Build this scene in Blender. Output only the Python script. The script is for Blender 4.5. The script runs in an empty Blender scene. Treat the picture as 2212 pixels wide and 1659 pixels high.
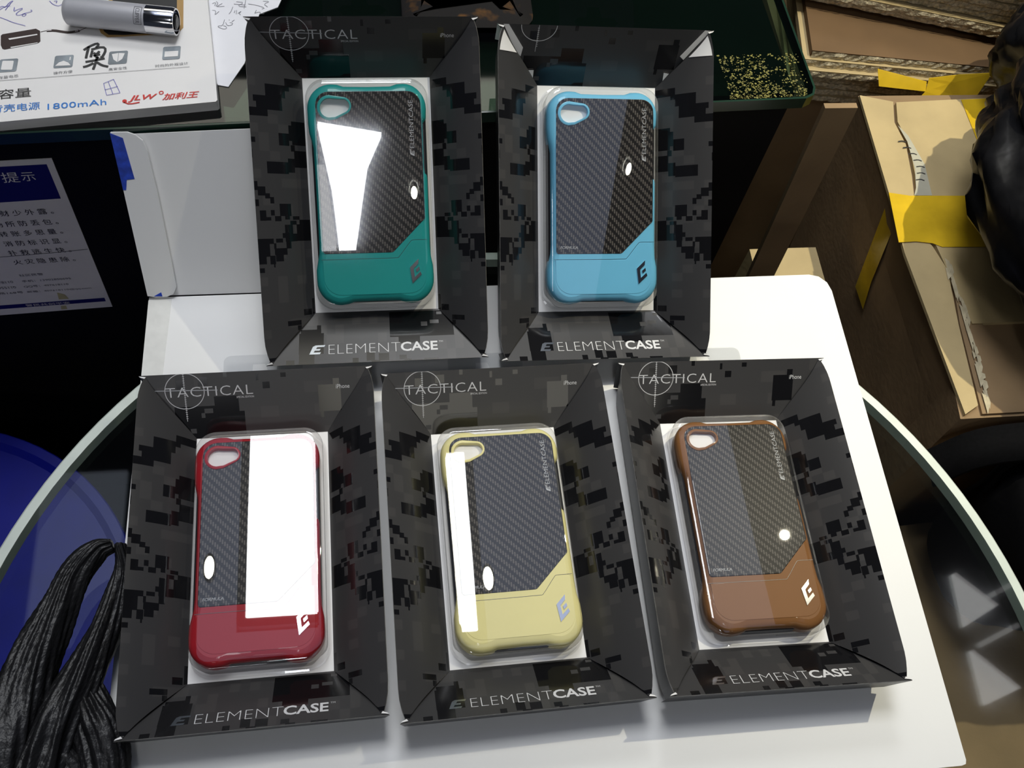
import bpy, bmesh, math, random
from mathutils import Vector, Matrix, Euler, noise

random.seed(7)
C = bpy.context.scene.collection
R = math.radians

# ------------------------------------------------------------------ camera, light, exposure
cam_data = bpy.data.cameras.new('camera')
cam_data.sensor_fit = 'HORIZONTAL'
cam_data.sensor_width = 36.0
cam_data.lens = 36.0 * 2056.445 / 2212.0
cam_data.clip_start = 0.01
cam = bpy.data.objects.new('camera', cam_data)
C.objects.link(cam)
cam.matrix_world = Matrix(((0.991907, 0.044831, -0.118791, 0.0), (-0.093217, 0.892357, -0.441598, 0.0),
                           (0.086207, 0.449098, 0.889314, 0.4856), (0, 0, 0, 1)))
bpy.context.scene.camera = cam

w = bpy.data.worlds.new('room_air')
bpy.context.scene.world = w
w.use_nodes = True
w.node_tree.nodes['Background'].inputs[0].default_value = (0.55, 0.62, 0.85, 1)
w.node_tree.nodes['Background'].inputs[1].default_value = 0.04

vs = bpy.context.scene.view_settings
vs.view_transform = 'Standard'
vs.look = 'None'
vs.gamma = 1.0
vs.exposure = 0.0
vs.use_curve_mapping = False

def lamp_spot(name, loc, target, power, color, radius, angle, blend):
    l = bpy.data.lights.new(name, 'SPOT')
    l.energy = power; l.color = color; l.shadow_soft_size = radius
    l.spot_size = R(angle); l.spot_blend = blend
    o = bpy.data.objects.new(name, l); C.objects.link(o)
    o.location = loc
    o.rotation_euler = (Vector(target) - Vector(loc)).to_track_quat('-Z', 'Y').to_euler()
    return o
lamp_spot('warm_spot_lamp', (0.633, 0.483, 0.95), (0.345, 0.345, 0.0), 34.0, (1.0, 0.93, 0.70), 0.007, 52, 1.0)
PANEL_MAIN = 20.0
PANEL_FRONT = 19.0

# ------------------------------------------------------------------ materials
def mat(name, col, rough=0.5, metal=0.0, spec=0.5, coat=0.0, var=0.06, scale=60.0, bump=0.0, bscale=200.0, trans=0.0, sheen=0.0):
    m = bpy.data.materials.new(name); m.use_nodes = True
    nt = m.node_tree; b = nt.nodes['Principled BSDF']
    b.inputs['Roughness'].default_value = rough
    b.inputs['Metallic'].default_value = metal
    b.inputs['Specular IOR Level'].default_value = spec
    b.inputs['Coat Weight'].default_value = coat
    b.inputs['Coat Roughness'].default_value = 0.02
    tc = nt.nodes.new('ShaderNodeTexCoord')
    n = nt.nodes.new('ShaderNodeTexNoise'); n.inputs['Scale'].default_value = scale; n.inputs['Detail'].default_value = 4
    nt.links.new(tc.outputs['Object'], n.inputs['Vector'])
    r = nt.nodes.new('ShaderNodeValToRGB')
    r.color_ramp.elements[0].position = 0.3; r.color_ramp.elements[1].position = 0.7
    r.color_ramp.elements[0].color = (*[c * (1 - var) for c in col], 1)
    r.color_ramp.elements[1].color = (*[min(1, c * (1 + var)) for c in col], 1)
    nt.links.new(n.outputs['Fac'], r.inputs['Fac'])
    nt.links.new(r.outputs['Color'], b.inputs['Base Color'])
    if bump > 0:
        n2 = nt.nodes.new('ShaderNodeTexNoise'); n2.inputs['Scale'].default_value = bscale; n2.inputs['Detail'].default_value = 3
        nt.links.new(tc.outputs['Object'], n2.inputs['Vector'])
        bp = nt.nodes.new('ShaderNodeBump'); bp.inputs['Strength'].default_value = bump; bp.inputs['Distance'].default_value = 0.002
        nt.links.new(n2.outputs['Fac'], bp.inputs['Height']); nt.links.new(bp.outputs['Normal'], b.inputs['Normal'])
    return m

def clear_mat(name, tint, f0, fmax, rough=0.03, wav=0.0, wscale=20.0):
    """thin clear plastic or glass: straight-through plus a mirror layer that grows towards grazing"""
    m = bpy.data.materials.new(name); m.use_nodes = True
    nt = m.node_tree; nt.nodes.remove(nt.nodes['Principled BSDF'])
    out = nt.nodes['Material Output']
    t = nt.nodes.new('ShaderNodeBsdfTransparent'); t.inputs[0].default_value = (*tint, 1)
    g = nt.nodes.new('ShaderNodeBsdfGlossy'); g.inputs['Roughness'].default_value = rough
    lw = nt.nodes.new('ShaderNodeLayerWeight'); lw.inputs['Blend'].default_value = 0.5
    pw = nt.nodes.new('ShaderNodeMath'); pw.operation = 'POWER'; pw.inputs[1].default_value = 3.0
    ma = nt.nodes.new('ShaderNodeMath'); ma.operation = 'MULTIPLY_ADD'; ma.inputs[1].default_value = fmax; ma.inputs[2].default_value = f0
    mx = nt.nodes.new('ShaderNodeMixShader')
    nt.links.new(lw.outputs['Facing'], pw.inputs[0]); nt.links.new(pw.outputs[0], ma.inputs[0])
    nt.links.new(ma.outputs[0], mx.inputs['Fac'])
    nt.links.new(t.outputs[0], mx.inputs[1]); nt.links.new(g.outputs[0], mx.inputs[2])
    nt.links.new(mx.outputs[0], out.inputs['Surface'])
    if wav > 0:
        tc = nt.nodes.new('ShaderNodeTexCoord')
        n2 = nt.nodes.new('ShaderNodeTexNoise'); n2.inputs['Scale'].default_value = wscale; n2.inputs['Detail'].default_value = 1
        nt.links.new(tc.outputs['Object'], n2.inputs['Vector'])
        bp = nt.nodes.new('ShaderNodeBump'); bp.inputs['Strength'].default_value = wav; bp.inputs['Distance'].default_value = 0.01
        nt.links.new(n2.outputs['Fac'], bp.inputs['Height']); nt.links.new(bp.outputs['Normal'], g.inputs['Normal'])
    return m

def emit_mat(name, col, strength):
    m = bpy.data.materials.new(name); m.use_nodes = True
    nt = m.node_tree; nt.nodes.remove(nt.nodes['Principled BSDF'])
    e = nt.nodes.new('ShaderNodeEmission'); e.inputs[0].default_value = (*col, 1); e.inputs[1].default_value = strength
    nt.links.new(e.outputs[0], nt.nodes['Material Output'].inputs['Surface'])
    return m

def camo_mat(name, a, b_, rough):
    """printed grey board: slight steps of tone on a 5 mm pixel grid"""
    m = mat(name, a, rough, var=0.0)
    nt = m.node_tree; b = nt.nodes['Principled BSDF']
    tc = nt.nodes.new('ShaderNodeTexCoord')
    sn = nt.nodes.new('ShaderNodeVectorMath'); sn.operation = 'SNAP'; sn.inputs[1].default_value = (0.0047, 0.0047, 10)
    wn = nt.nodes.new('ShaderNodeTexWhiteNoise')
    rp = nt.nodes.new('ShaderNodeValToRGB'); rp.color_ramp.interpolation = 'CONSTANT'
    rp.color_ramp.elements[0].color = (*a, 1); rp.color_ramp.elements[1].color = (*b_, 1); rp.color_ramp.elements[1].position = 0.86
    nt.links.new(tc.outputs['Object'], sn.inputs[0]); nt.links.new(sn.outputs[0], wn.inputs['Vector'])
    nt.links.new(wn.outputs['Value'], rp.inputs['Fac']); nt.links.new(rp.outputs['Color'], b.inputs['Base Color'])
    return m

def carbon_mat():
    """2x2 twill carbon cloth under lacquer"""
    m = bpy.data.materials.new('carbon_weave'); m.use_nodes = True
    nt = m.node_tree; b = nt.nodes['Principled BSDF']
    L = nt.links.new
    def math_(op, a, b2=None):
        n = nt.nodes.new('ShaderNodeMath'); n.operation = op
        for i, v in enumerate((a, b2)):
            if v is None: continue
            if isinstance(v, (int, float)): n.inputs[i].default_value = v
            else: L(v, n.inputs[i])
        return n.outputs[0]
    tc = nt.nodes.new('ShaderNodeTexCoord'); sp = nt.nodes.new('ShaderNodeSeparateXYZ'); L(tc.outputs['Object'], sp.inputs[0])
    u = math_('MULTIPLY', math_('ADD', sp.outputs[0], 1.0), 1 / 0.00118); v = math_('MULTIPLY', math_('ADD', sp.outputs[1], 1.0), 1 / 0.00118)
    fu, fv = math_('FLOOR', u), math_('FLOOR', v)
    s = math_('MODULO', math_('ADD', fu, fv), 4.0)
    warp = math_('LESS_THAN', s, 1.5)
    ru, rv = math_('SUBTRACT', u, fu), math_('SUBTRACT', v, fv)
    across = math_('ADD', math_('MULTIPLY', warp, ru), math_('MULTIPLY', math_('SUBTRACT', 1.0, warp), rv))
    hump = math_('SUBTRACT', 1.0, math_('ABSOLUTE', math_('SUBTRACT', math_('MULTIPLY', across, 2.0), 1.0)))
    val = math_('ADD', math_('MULTIPLY', math_('MULTIPLY', warp, hump), 0.78), math_('MULTIPLY', hump, 0.12))
    rp = nt.nodes.new('ShaderNodeValToRGB')
    rp.color_ramp.elements[0].color = (0.004, 0.004, 0.005, 1); rp.color_ramp.elements[1].color = (0.15, 0.135, 0.12, 1)
    L(val, rp.inputs['Fac']); L(rp.outputs['Color'], b.inputs['Base Color'])
    b.inputs['Roughness'].default_value = 0.38; b.inputs['Specular IOR Level'].default_value = 0.12
    b.inputs['Coat Weight'].default_value = 0.6; b.inputs['Coat Roughness'].default_value = 0.008
    return m

M = {}
M['camo'] = camo_mat('grey_camouflage_print', (0.043, 0.042, 0.043), (0.054, 0.052, 0.052), 0.34)
M['dark'] = mat('black_gloss_pixels', (0.007, 0.007, 0.008), 0.10, spec=0.6)
M['edge'] = mat('worn_fold', (0.30, 0.29, 0.27), 0.5, var=0.35, scale=300)
M['shell'] = mat('black_box_board', (0.02, 0.02, 0.021), 0.4)
M['card'] = mat('white_card', (0.80, 0.79, 0.78), 0.6, var=0.02)
M['print_white'] = mat('white_ink', (0.66, 0.66, 0.67), 0.5, var=0.02)
M['print_grey'] = mat('grey_ink', (0.42, 0.43, 0.45), 0.45, var=0.02)
M['foil'] = mat('silver_foil', (0.50, 0.55, 0.62), 0.18, metal=1.0, var=0.05)
M['chrome'] = mat('chrome', (0.70, 0.70, 0.72), 0.10, metal=1.0, var=0.03)
M['carbon'] = carbon_mat()
M['blister'] = clear_mat('clear_blister', (0.96, 0.96, 0.96), 0.055, 0.75, 0.006, 0.004, 12.0)
M['tab'] = clear_mat('clear_tab', (0.86, 0.87, 0.88), 0.06, 0.7, 0.08)
M['black_plastic'] = mat('black_rubber', (0.012, 0.012, 0.014), 0.35)
M['board'] = mat('white_board', (0.80, 0.80, 0.79), 0.55, var=0.015, scale=15)
M['old_tape'] = mat('old_clear_tape', (0.70, 0.70, 0.67), 0.32, var=0.05, scale=150)
M['blue_tape'] = mat('blue_paint_tape', (0.012, 0.05, 0.42), 0.35, var=0.4, scale=250)
M['glass'] = clear_mat('table_glass', (0.90, 0.94, 0.92), 0.055, 0.75, 0.02)
M['glass_edge'] = mat('ground_glass_edge', (0.60, 0.66, 0.60), 0.35, var=0.06)
M['counter_glass'] = clear_mat('counter_glass', (0.55, 0.72, 0.62), 0.06, 0.75, 0.03)
M['green_edge'] = mat('green_glass_edge', (0.008, 0.030, 0.018), 0.25, var=0.3, scale=20)
M['counter'] = mat('black_counter', (0.005, 0.005, 0.006), 0.6, spec=0.12, var=0.3, scale=8)
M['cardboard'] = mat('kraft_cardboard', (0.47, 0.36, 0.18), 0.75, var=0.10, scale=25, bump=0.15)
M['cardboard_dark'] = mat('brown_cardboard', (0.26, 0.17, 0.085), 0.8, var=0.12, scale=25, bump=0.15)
M['torn'] = mat('torn_card_fibre', (0.52, 0.45, 0.30), 0.8, var=0.15, scale=200)
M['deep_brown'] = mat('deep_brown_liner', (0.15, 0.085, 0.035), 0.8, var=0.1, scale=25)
M['label_grey'] = mat('worn_label_paper', (0.42, 0.40, 0.31), 0.6, var=0.08, scale=60)
M['flute'] = mat('corrugated_edge', (0.58, 0.50, 0.34), 0.85, var=0.45, scale=420, bump=0.6, bscale=500)
M['yellow_tape'] = mat('yellow_parcel_tape', (0.66, 0.43, 0.02), 0.22, spec=0.6, var=0.14, scale=45, bump=0.12, bscale=60)
M['residue'] = mat('yellow_glue_flecks', (0.17, 0.155, 0.025), 0.6, var=0.4, scale=200)
M['bag'] = mat('black_bag_plastic', (0.008, 0.008, 0.009), 0.42, spec=0.35, var=0.3, bump=0.5, bscale=220)
M['bag2'] = mat('black_sack_plastic', (0.007, 0.007, 0.008), 0.30, spec=0.35, var=0.3, bump=0.5, bscale=38)
M['fabric'] = mat('black_nylon', (0.004, 0.004, 0.0045), 0.85, spec=0.08, var=0.2, scale=500)
M['piping'] = mat('dark_grey_piping', (0.022, 0.022, 0.022), 0.5)
M['blue'] = mat('blue_bucket_plastic', (0.002, 0.006, 0.24), 0.35, var=0.08)
M['pack'] = mat('white_pack_board', (0.84, 0.82, 0.79), 0.4, var=0.012)
M['paper'] = mat('white_paper', (0.80, 0.80, 0.83), 0.6, var=0.02)
M['ink_black'] = mat('black_ink', (0.02, 0.02, 0.02), 0.5)
M['ink_grey'] = mat('grey_print', (0.13, 0.13, 0.14), 0.5)
M['ink_blue'] = mat('blue_print', (0.02, 0.20, 0.62), 0.5)
M['ink_pen'] = mat('ballpoint_ink', (0.10, 0.09, 0.45), 0.5)
M['ink_pencil'] = mat('pencil_line', (0.16, 0.16, 0.18), 0.6)
M['ink_red'] = mat('red_print', (0.62, 0.03, 0.02), 0.5)
M['tile_grey'] = mat('grey_icon_print', (0.22, 0.25, 0.27), 0.5, var=0.35, scale=90)
M['brown_print'] = mat('dark_brown_print', (0.035, 0.020, 0.018), 0.4)
M['gold_print'] = mat('gold_print', (0.45, 0.27, 0.09), 0.4)
M['lighter'] = mat('silver_lacquer', (0.50, 0.50, 0.53), 0.38, metal=0.25, var=0.03)
M['sign'] = mat('sign_sheet', (0.82, 0.79, 0.78), 0.5, var=0.03)
M['navy'] = mat('navy_print', (0.005, 0.006, 0.13), 0.45)
M['glue'] = mat('yellowed_glue', (0.50, 0.45, 0.24), 0.5)
M['floor'] = mat('dark_floor', (0.012, 0.012, 0.013), 0.5, var=0.4, scale=6)
M['ceiling'] = mat('ceiling_tile', (0.55, 0.56, 0.60), 0.8, var=0.1, scale=3)
M['frame_metal'] = mat('white_lamp_frame', (0.6, 0.6, 0.6), 0.4)
M['steel'] = mat('brushed_steel', (0.4, 0.4, 0.41), 0.3, metal=1.0)
M['diffuser'] = emit_mat('lit_diffuser', (0.95, 0.97, 1.0), PANEL_MAIN)
M['diffuser_front'] = emit_mat('lit_diffuser_front', (0.95, 0.97, 1.0), PANEL_FRONT)
M['diffuser_soft'] = emit_mat('lit_diffuser_soft', (0.95, 0.96, 1.0), 6.0)
M['diffuser_dim'] = emit_mat('lit_diffuser_dim', (0.62, 0.72, 1.0), 0.85)
M['diffuser_tri'] = emit_mat('lit_diffuser_triangle', (1.0, 0.97, 0.98), 2.6)
M['diffuser_dim2'] = emit_mat('lit_strip_glow', (1.0, 0.98, 1.0), 1.3)
M['bulb'] = emit_mat('lit_bulb', (1.0, 1.0, 0.82), 60.0)
M['diffuser_warm'] = emit_mat('lit_diffuser_warm', (1.0, 0.96, 0.84), 1.8)
M['diffuser_faint'] = emit_mat('lit_diffuser_faint', (0.75, 0.82, 1.0), 0.55)
CASE_COL = {'teal': (0.014, 0.29, 0.275), 'blue': (0.15, 0.48, 0.70), 'red': (0.36, 0.012, 0.020), 'yellow': (0.78, 0.71, 0.32), 'brown': (0.225, 0.10, 0.032)}
for k, c in CASE_COL.items():
    M['case_' + k] = mat('glossy_%s_plastic' % k, c, 0.5, spec=0.2, coat=0.3, var=0.02)

# ------------------------------------------------------------------ helpers
def link(name, bm, mats, parent=None, smooth=False, clean=True):
    if clean:
        bmesh.ops.recalc_face_normals(bm, faces=bm.faces)
    me = bpy.data.meshes.new(name)
    bm.to_mesh(me); bm.free()
    for m in (mats if isinstance(mats, (list, tuple)) else [mats]):
        me.materials.append(m)
    if smooth:
        for p in me.polygons: p.use_smooth = True
    o = bpy.data.objects.new(name, me); C.objects.link(o)
    if parent: o.parent = parent
    return o

def tag(o, label, cat, group=None, kind=None):
    o['label'] = label; o['category'] = cat
    if group: o['group'] = group
    if kind: o['kind'] = kind
    return o

def structure(o): o['kind'] = 'structure'; return o

def empty(name, loc, rot=(0, 0, 0)):
    o = bpy.data.objects.new(name, None); C.objects.link(o)
    o.location = loc; o.rotation_euler = rot; o.empty_display_size = 0.02
    return o

def auto_smooth(o, ang=35):
    me = o.data
    for p in me.polygons: p.use_smooth = True
    bm = bmesh.new(); bm.from_mesh(me)
    for e in bm.edges:
        e.smooth = len(e.link_faces) == 2 and e.calc_face_angle(0) < R(ang)
    bm.to_mesh(me); bm.free()
    return o

def flat_caps(o, ang=40):
    """smooth rims, but keep the level top faces truly level"""
    me = o.data
    for p in me.polygons: p.use_smooth = True
    bm = bmesh.new(); bm.from_mesh(me)
    for e in bm.edges:
        lf = e.link_faces
        ok = len(lf) == 2 and e.calc_face_angle(0) < R(ang)
        if ok and (abs(lf[0].normal.z) > .9999) != (abs(lf[1].normal.z) > .9999): ok = False
        e.smooth = ok
    bm.to_mesh(me); bm.free()
    return o

def face(bm, pts, mi=0):
    f = bm.faces.new([bm.verts.new(p) for p in pts]); f.material_index = mi; return f

def box(bm, x0, x1, y0, y1, z0, z1, mi=0, fn=None):
    ps = [(x, y, z) for z in (z0, z1) for y in (y0, y1) for x in (x0, x1)]
    if fn: ps = [fn(*p) for p in ps]
    v = [bm.verts.new(p) for p in ps]
    for q in ((0, 2, 3, 1), (4, 5, 7, 6), (0, 1, 5, 4), (2, 6, 7, 3), (0, 4, 6, 2), (1, 3, 7, 5)):
        f = bm.faces.new([v[i] for i in q]); f.material_index = mi
    return v

def slab(bm, pts, z0, z1, mi=0, fn=None):
    """a plate with the given outline between two heights; fn maps x, y, z"""
    fn = fn or (lambda x, y, z: (x, y, z))
    a = [bm.verts.new(fn(x, y, z0)) for x, y in pts]; b = [bm.verts.new(fn(x, y, z1)) for x, y in pts]
    fs = [bm.faces.new(b), bm.faces.new(list(reversed(a)))]
    n = len(pts)
    for i in range(n): fs.append(bm.faces.new([a[i], a[(i + 1) % n], b[(i + 1) % n], b[i]]))
    for f in fs: f.material_index = mi
    return fs

def rrect(x0, x1, y0, y1, r, n=6, corners=(1, 1, 1, 1)):
    """rounded rectangle, counter-clockwise from bottom left"""
    out = []
    for k, (cx, cy, a0) in enumerate(((x0 + r, y0 + r, 180), (x1 - r, y0 + r, 270), (x1 - r, y1 - r, 0), (x0 + r, y1 - r, 90))):
        if corners[k]:
            for i in range(n + 1):
                a = R(a0 + 90 * i / n); out.append((cx + r * math.cos(a), cy + r * math.sin(a)))
        else:
            out.append(((x0, x1, x1, x0)[k], (y0, y0, y1, y1)[k]))
    return out

def inset(pts, d):
    """move a counter-clockwise outline inwards by d"""
    n = len(pts); out = []
    for i in range(n):
        p, q, s = Vector(pts[i - 1]), Vector(pts[i]), Vector(pts[(i + 1) % n])
        t = ((q - p).normalized() + (s - q).normalized())
        t = t.normalized() if t.length > 1e-9 else (q - p).normalized()
        out.append((q.x - t.y * d, q.y + t.x * d))
    return out

def loft(bm, loops, mi=0, cap_last=False, cap_first=False):
    vs_ = [[bm.verts.new(p) for p in l] for l in loops]
    n = len(loops[0])
    for a, b in zip(vs_, vs_[1:]):
        for i in range(n):
            f = bm.faces.new([a[i], a[(i + 1) % n], b[(i + 1) % n], b[i]]); f.material_index = mi
    if cap_last: bm.faces.new(vs_[-1]).material_index = mi
    if cap_first: bm.faces.new(list(reversed(vs_[0]))).material_index = mi
    return vs_

def ring_fill(bm, outer, inner):
    es = []
    for l in (outer, inner):
        for i in range(len(l)):
            e = bm.edges.get((l[i], l[(i + 1) % len(l)])) or bm.edges.new((l[i], l[(i + 1) % len(l)]))
            es.append(e)
    return bmesh.ops.triangle_fill(bm, use_beauty=True, use_dissolve=False, edges=es)

_txt = {}
def text2d(s, offset=0.0, shear=0.0, spacing=1.0):
    k = (s, offset, shear, spacing)
    if k in _txt: return _txt[k]
    cu = bpy.data.curves.new('t', 'FONT')
    cu.body = s; cu.size = 1.0; cu.offset = offset; cu.shear = shear; cu.space_character = spacing
    cu.fill_mode = 'FRONT'; cu.resolution_u = 3
    o = bpy.data.objects.new('t', cu); C.objects.link(o)
    dg = bpy.context.evaluated_depsgraph_get(); dg.update()
    me = bpy.data.meshes.new_from_object(o.evaluated_get(dg))
    vs2 = [(v.co.x, v.co.y) for v in me.vertices]; fs = [tuple(p.vertices) for p in me.polygons]
    bpy.data.objects.remove(o); bpy.data.curves.remove(cu); bpy.data.meshes.remove(me)
    x0 = min(v[0] for v in vs2); x1 = max(v[0] for v in vs2)
    y0 = min(v[1] for v in vs2); y1 = max(v[1] for v in vs2)
    vs2 = [((x - x0) / (x1 - x0), (y - y0) / (y1 - y0)) for x, y in vs2]
    _txt[k] = (vs2, fs); return _txt[k]

def put_text(bm, s, fn, x0, y0, wd, ht, rot=0.0, mi=0, **kw):
    """write s into the box x0, y0, width, height (turned by rot degrees about its first corner); fn maps 2-D to 3-D"""
    v2, fs = text2d(s, **kw)
    ca, sa = math.cos(R(rot)), math.sin(R(rot))
    vv = []
    for a, b in v2:
        x, y = a * wd, b * ht
        vv.append(bm.verts.new(fn(x0 + x * ca - y * sa, y0 + x * sa + y * ca)))
    for f in fs:
        try: bm.faces.new([vv[i] for i in f]).material_index = mi
        except ValueError: pass

def letters(name, m, parent, args, **kw):
    bm = bmesh.new(); put_text(bm, *args, **kw)
    return link(name, bm, m, parent, clean=False)

def stroke(bm, pts, wd, fn, mi=0):
    """a pen line of the given width along pts on the surface fn"""
    P = [Vector(p) for p in pts]
    if len(P) > 2:                                       # soften the corners
        Q = [P[0]]
        for i in range(1, len(P) - 1):
            Q += [P[i] * .75 + P[i - 1] * .25, P[i] * .75 + P[i + 1] * .25]
        P = Q + [P[-1]]
    L, Rr = [], []
    for i, p in enumerate(P):
        d = (P[min(i + 1, len(P) - 1)] - P[max(i - 1, 0)])
        d = d.normalized() if d.length > 1e-9 else Vector((1, 0))
        nrm = Vector((-d.y, d.x)) * wd / 2
        L.append(bm.verts.new(fn(*(p + nrm)))); Rr.append(bm.verts.new(fn(*(p - nrm))))
    for i in range(len(P) - 1):
        bm.faces.new([L[i], L[i + 1], Rr[i + 1], Rr[i]]).material_index = mi

def catmull(pts, n):
    P = [Vector(p) for p in pts]; out = []
    P = [P[0] * 2 - P[1]] + P + [P[-1] * 2 - P[-2]]
    for i in range(1, len(P) - 2):
        for k in range(n):
            t = k / n; a, b, c, d = P[i - 1], P[i], P[i + 1], P[i + 2]
            out.append(.5 * ((2 * b) + (c - a) * t + (2 * a - 5 * b + 4 * c - d) * t * t + (3 * b - a - 3 * c + d) * t ** 3))
    out.append(P[-2]); return out

# ------------------------------------------------------------------ the setting
ZF = -0.45
bm = bmesh.new(); box(bm, -2.2, 2.2, -2.0, 2.4, ZF - 0.02, ZF)
structure(link('floor', bm, M['floor']))
bm = bmesh.new(); box(bm, -3.2, 3.2, -4.2, 4.2, 1.94, 1.98)
structure(link('ceiling', bm, M['ceiling']))

def ceiling_light(x, y, lx, ly, m, label):
    t = empty('ceiling_light', (x, y, 1.94))
    tag(t, label, 'ceiling light')
    bm = bmesh.new()
    o = rrect(-lx / 2 - .02, lx / 2 + .02, -ly / 2 - .02, ly / 2 + .02, .01, 2); i = rrect(-lx / 2, lx / 2, -ly / 2, ly / 2, .005, 2)
    loft(bm, [[(a, b, 0) for a, b in o], [(a, b, -.04) for a, b in o], [(a, b, -.04) for a, b in i], [(a, b, -.03) for a, b in i]])
    link('frame', bm, M['frame_metal'], t)
    bm = bmesh.new(); face(bm, [(-lx / 2, -ly / 2, -.034), (-lx / 2, ly / 2, -.034), (lx / 2, ly / 2, -.034), (lx / 2, -ly / 2, -.034)])
    link('diffuser', bm, m, t, clean=False)
ceiling_light(-0.043, 0.765, 0.535, 0.48, M['diffuser'], 'bright square ceiling light panel above the back of the table')
ceiling_light(0.16, 1.77, 0.40, 0.44, M['diffuser'], 'bright square ceiling light panel far behind the counter')
ceiling_light(-0.62, -2.54, 0.52, 0.52, M['diffuser_soft'], 'bright square ceiling light panel far behind the photographer')
LUM = M['diffuser_dim']
for pts, m_, label in (([(-.200, -.66), (-.036, -.695), (-.078, -.79), (-.128, -1.06), (-.176, -1.06), (-.180, -.86)], M['diffuser_front'], 'tapering bright ceiling light above the photographer side'),  # outline tapered to shape the reflection in the teal blister
                       ([(-.245, -.79), (-.194, -.79), (-.190, -.86), (-.184, -1.06), (-.26, -1.06)], M['diffuser_soft'], 'softer ceiling light beside the tapering bright one')):  # unseen glow added for the paler patch of that reflection
    bm = bmesh.new(); slab(bm, pts, 1.915, 1.94)
    tag(link('ceiling_light', bm, m_), label, 'ceiling light')
def luminous(x0, x1, y0, y1, label, z=1.938, hole=None):  # unseen glowing ceiling field, added for ambient fill and blister haze
    bm = bmesh.new()
    if hole:
        hx0, hx1, hy0, hy1 = hole
        for r in ((x0, hx0, y0, y1), (hx1, x1, y0, y1), (hx0, hx1, y0, hy0), (hx0, hx1, hy1, y1)):
            face(bm, [(r[0], r[2], z), (r[0], r[3], z), (r[1], r[3], z), (r[1], r[2], z)])
        bmesh.ops.remove_doubles(bm, verts=bm.verts, dist=1e-6)
    else:
        face(bm, [(x0, y0, z), (x0, y1, z), (x1, y1, z), (x1, y0, z)])
    o = link('luminous_ceiling_panel', bm, LUM, clean=False)
    tag(o, label, 'ceiling light'); return o
luminous(-.50, 1.005, .25, 1.20, 'dim bluish luminous ceiling field around the square light panel', hole=(-.335, .25, .50, 1.03))
luminous(.33, .79, -1.15, -.30, 'dim bluish luminous ceiling field on the photographer side')
LUM = M['diffuser_faint']
luminous(-.93, -.72, .55, 1.005, 'dim bluish luminous ceiling field at far left')
LUM = M['diffuser_warm']  # warm fields added so the sloping box panels reflect something pale
luminous(-.9, .62, 1.45, 2.22, 'dim warm luminous ceiling field far behind the counter', hole=(-.08, .40, 1.52, 2.02))
luminous(-.2, 1.1, -3.5, -2.5, 'dim warm luminous ceiling field far behind the photographer')
for pts, label in (([(1.469, .569), (1.561, .474), (1.456, .427)], 'triangular ceiling light at far right, farther one'), ([(1.453, .365), (1.551, .261), (1.448, .229)], 'triangular ceiling light at far right, nearer one')):  # glowing triangles added to be mirrored in the glass table
    bm = bmesh.new(); slab(bm, pts, 1.915, 1.94)
    o = link('triangular_ceiling_light', bm, M['diffuser_tri']); tag(o, label, 'ceiling light')
    bm = bmesh.new(); a_, b_ = ((1.535, .502), (1.625, .535)) if pts[0][0] > 1.46 else ((1.482, .383), (1.60, .425))
    slab(bm, [a_, (a_[0] + .003, a_[1] - .012), (b_[0] + .003, b_[1] - .012), b_], 1.918, 1.938); link('lit_strip', bm, M['diffuser_dim2'], o)  # thin glowing bar added for a line in the same reflection
for x, y, r, label in ((-.402, .66, .012, 'tiny ceiling downlight left of the square panel'), (.262, .662, .013, 'tiny ceiling downlight right of the square panel'), (.047, -.871, .009, 'tiny ceiling downlight right of the narrow light'), (.82, -.61, .008, 'tiny ceiling downlight beside the dim field')):  # small glowing ovals added for hot highlights on the blisters
    t = empty('downlight', (x, y, 1.925)); tag(t, label, 'ceiling light')
    bm = bmesh.new(); n = 24
    c_ = lambda rr, z: [(rr * math.cos(2 * math.pi * i / n), 2.4 * rr * math.sin(2 * math.pi * i / n), z) for i in range(n)]
    loft(bm, [c_(r * 1.25, .012), c_(r * 1.25, -.006), c_(r, -.006), c_(r, -.002)]); link('trim_ring', bm, M['frame_metal'], t)
    bm = bmesh.new(); bm.faces.new([bm.verts.new(p) for p in reversed(c_(r, -.003))]); link('bulb', bm, M['bulb'], t, clean=False)

# ------------------------------------------------------------------ glass table with its leg
GX, GY, GR = 0.0559, 0.0519, 0.2832
GZ = -0.0032
tbl = empty('glass_table', (GX, GY, ZF))
tag(tbl, 'small round table with clear glass top carrying the white board', 'table')
TZ = GZ - ZF
def circ(r, z, n=128): return [(r * math.cos(2 * math.pi * i / n), r * math.sin(2 * math.pi * i / n), z) for i in range(n)]
bm = bmesh.new()
loft(bm, [circ(.001, TZ - .008), circ(GR - .0062, TZ - .008), circ(GR - .0062, TZ), circ(.001, TZ)])
top = link('glass_top', bm, M['glass'], tbl)
bm = bmesh.new()
loft(bm, [circ(GR - .006, TZ), circ(GR - .0012, TZ), circ(GR, TZ - .0012), circ(GR, TZ - .007), circ(GR - .0012, TZ - .008), circ(GR - .006, TZ - .008), circ(GR - .006, TZ)])
o = link('ground_edge', bm, M['glass_edge'], top); auto_smooth(o)
o['label'] = 'pale ground rim of the glass'
bm = bmesh.new(); loft(bm, [circ(.025, .02, 24), circ(.025, TZ - .012, 24), circ(.06, TZ - .010, 24), circ(.06, TZ - .008, 24)], cap_last=True)
auto_smooth(link('leg', bm, M['steel'], tbl))
bm = bmesh.new(); loft(bm, [circ(.17, 0, 48), circ(.17, .006, 48), circ(.03, .022, 48)], cap_last=True, cap_first=True)
auto_smooth(link('base', bm, M['steel'], tbl))

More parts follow.
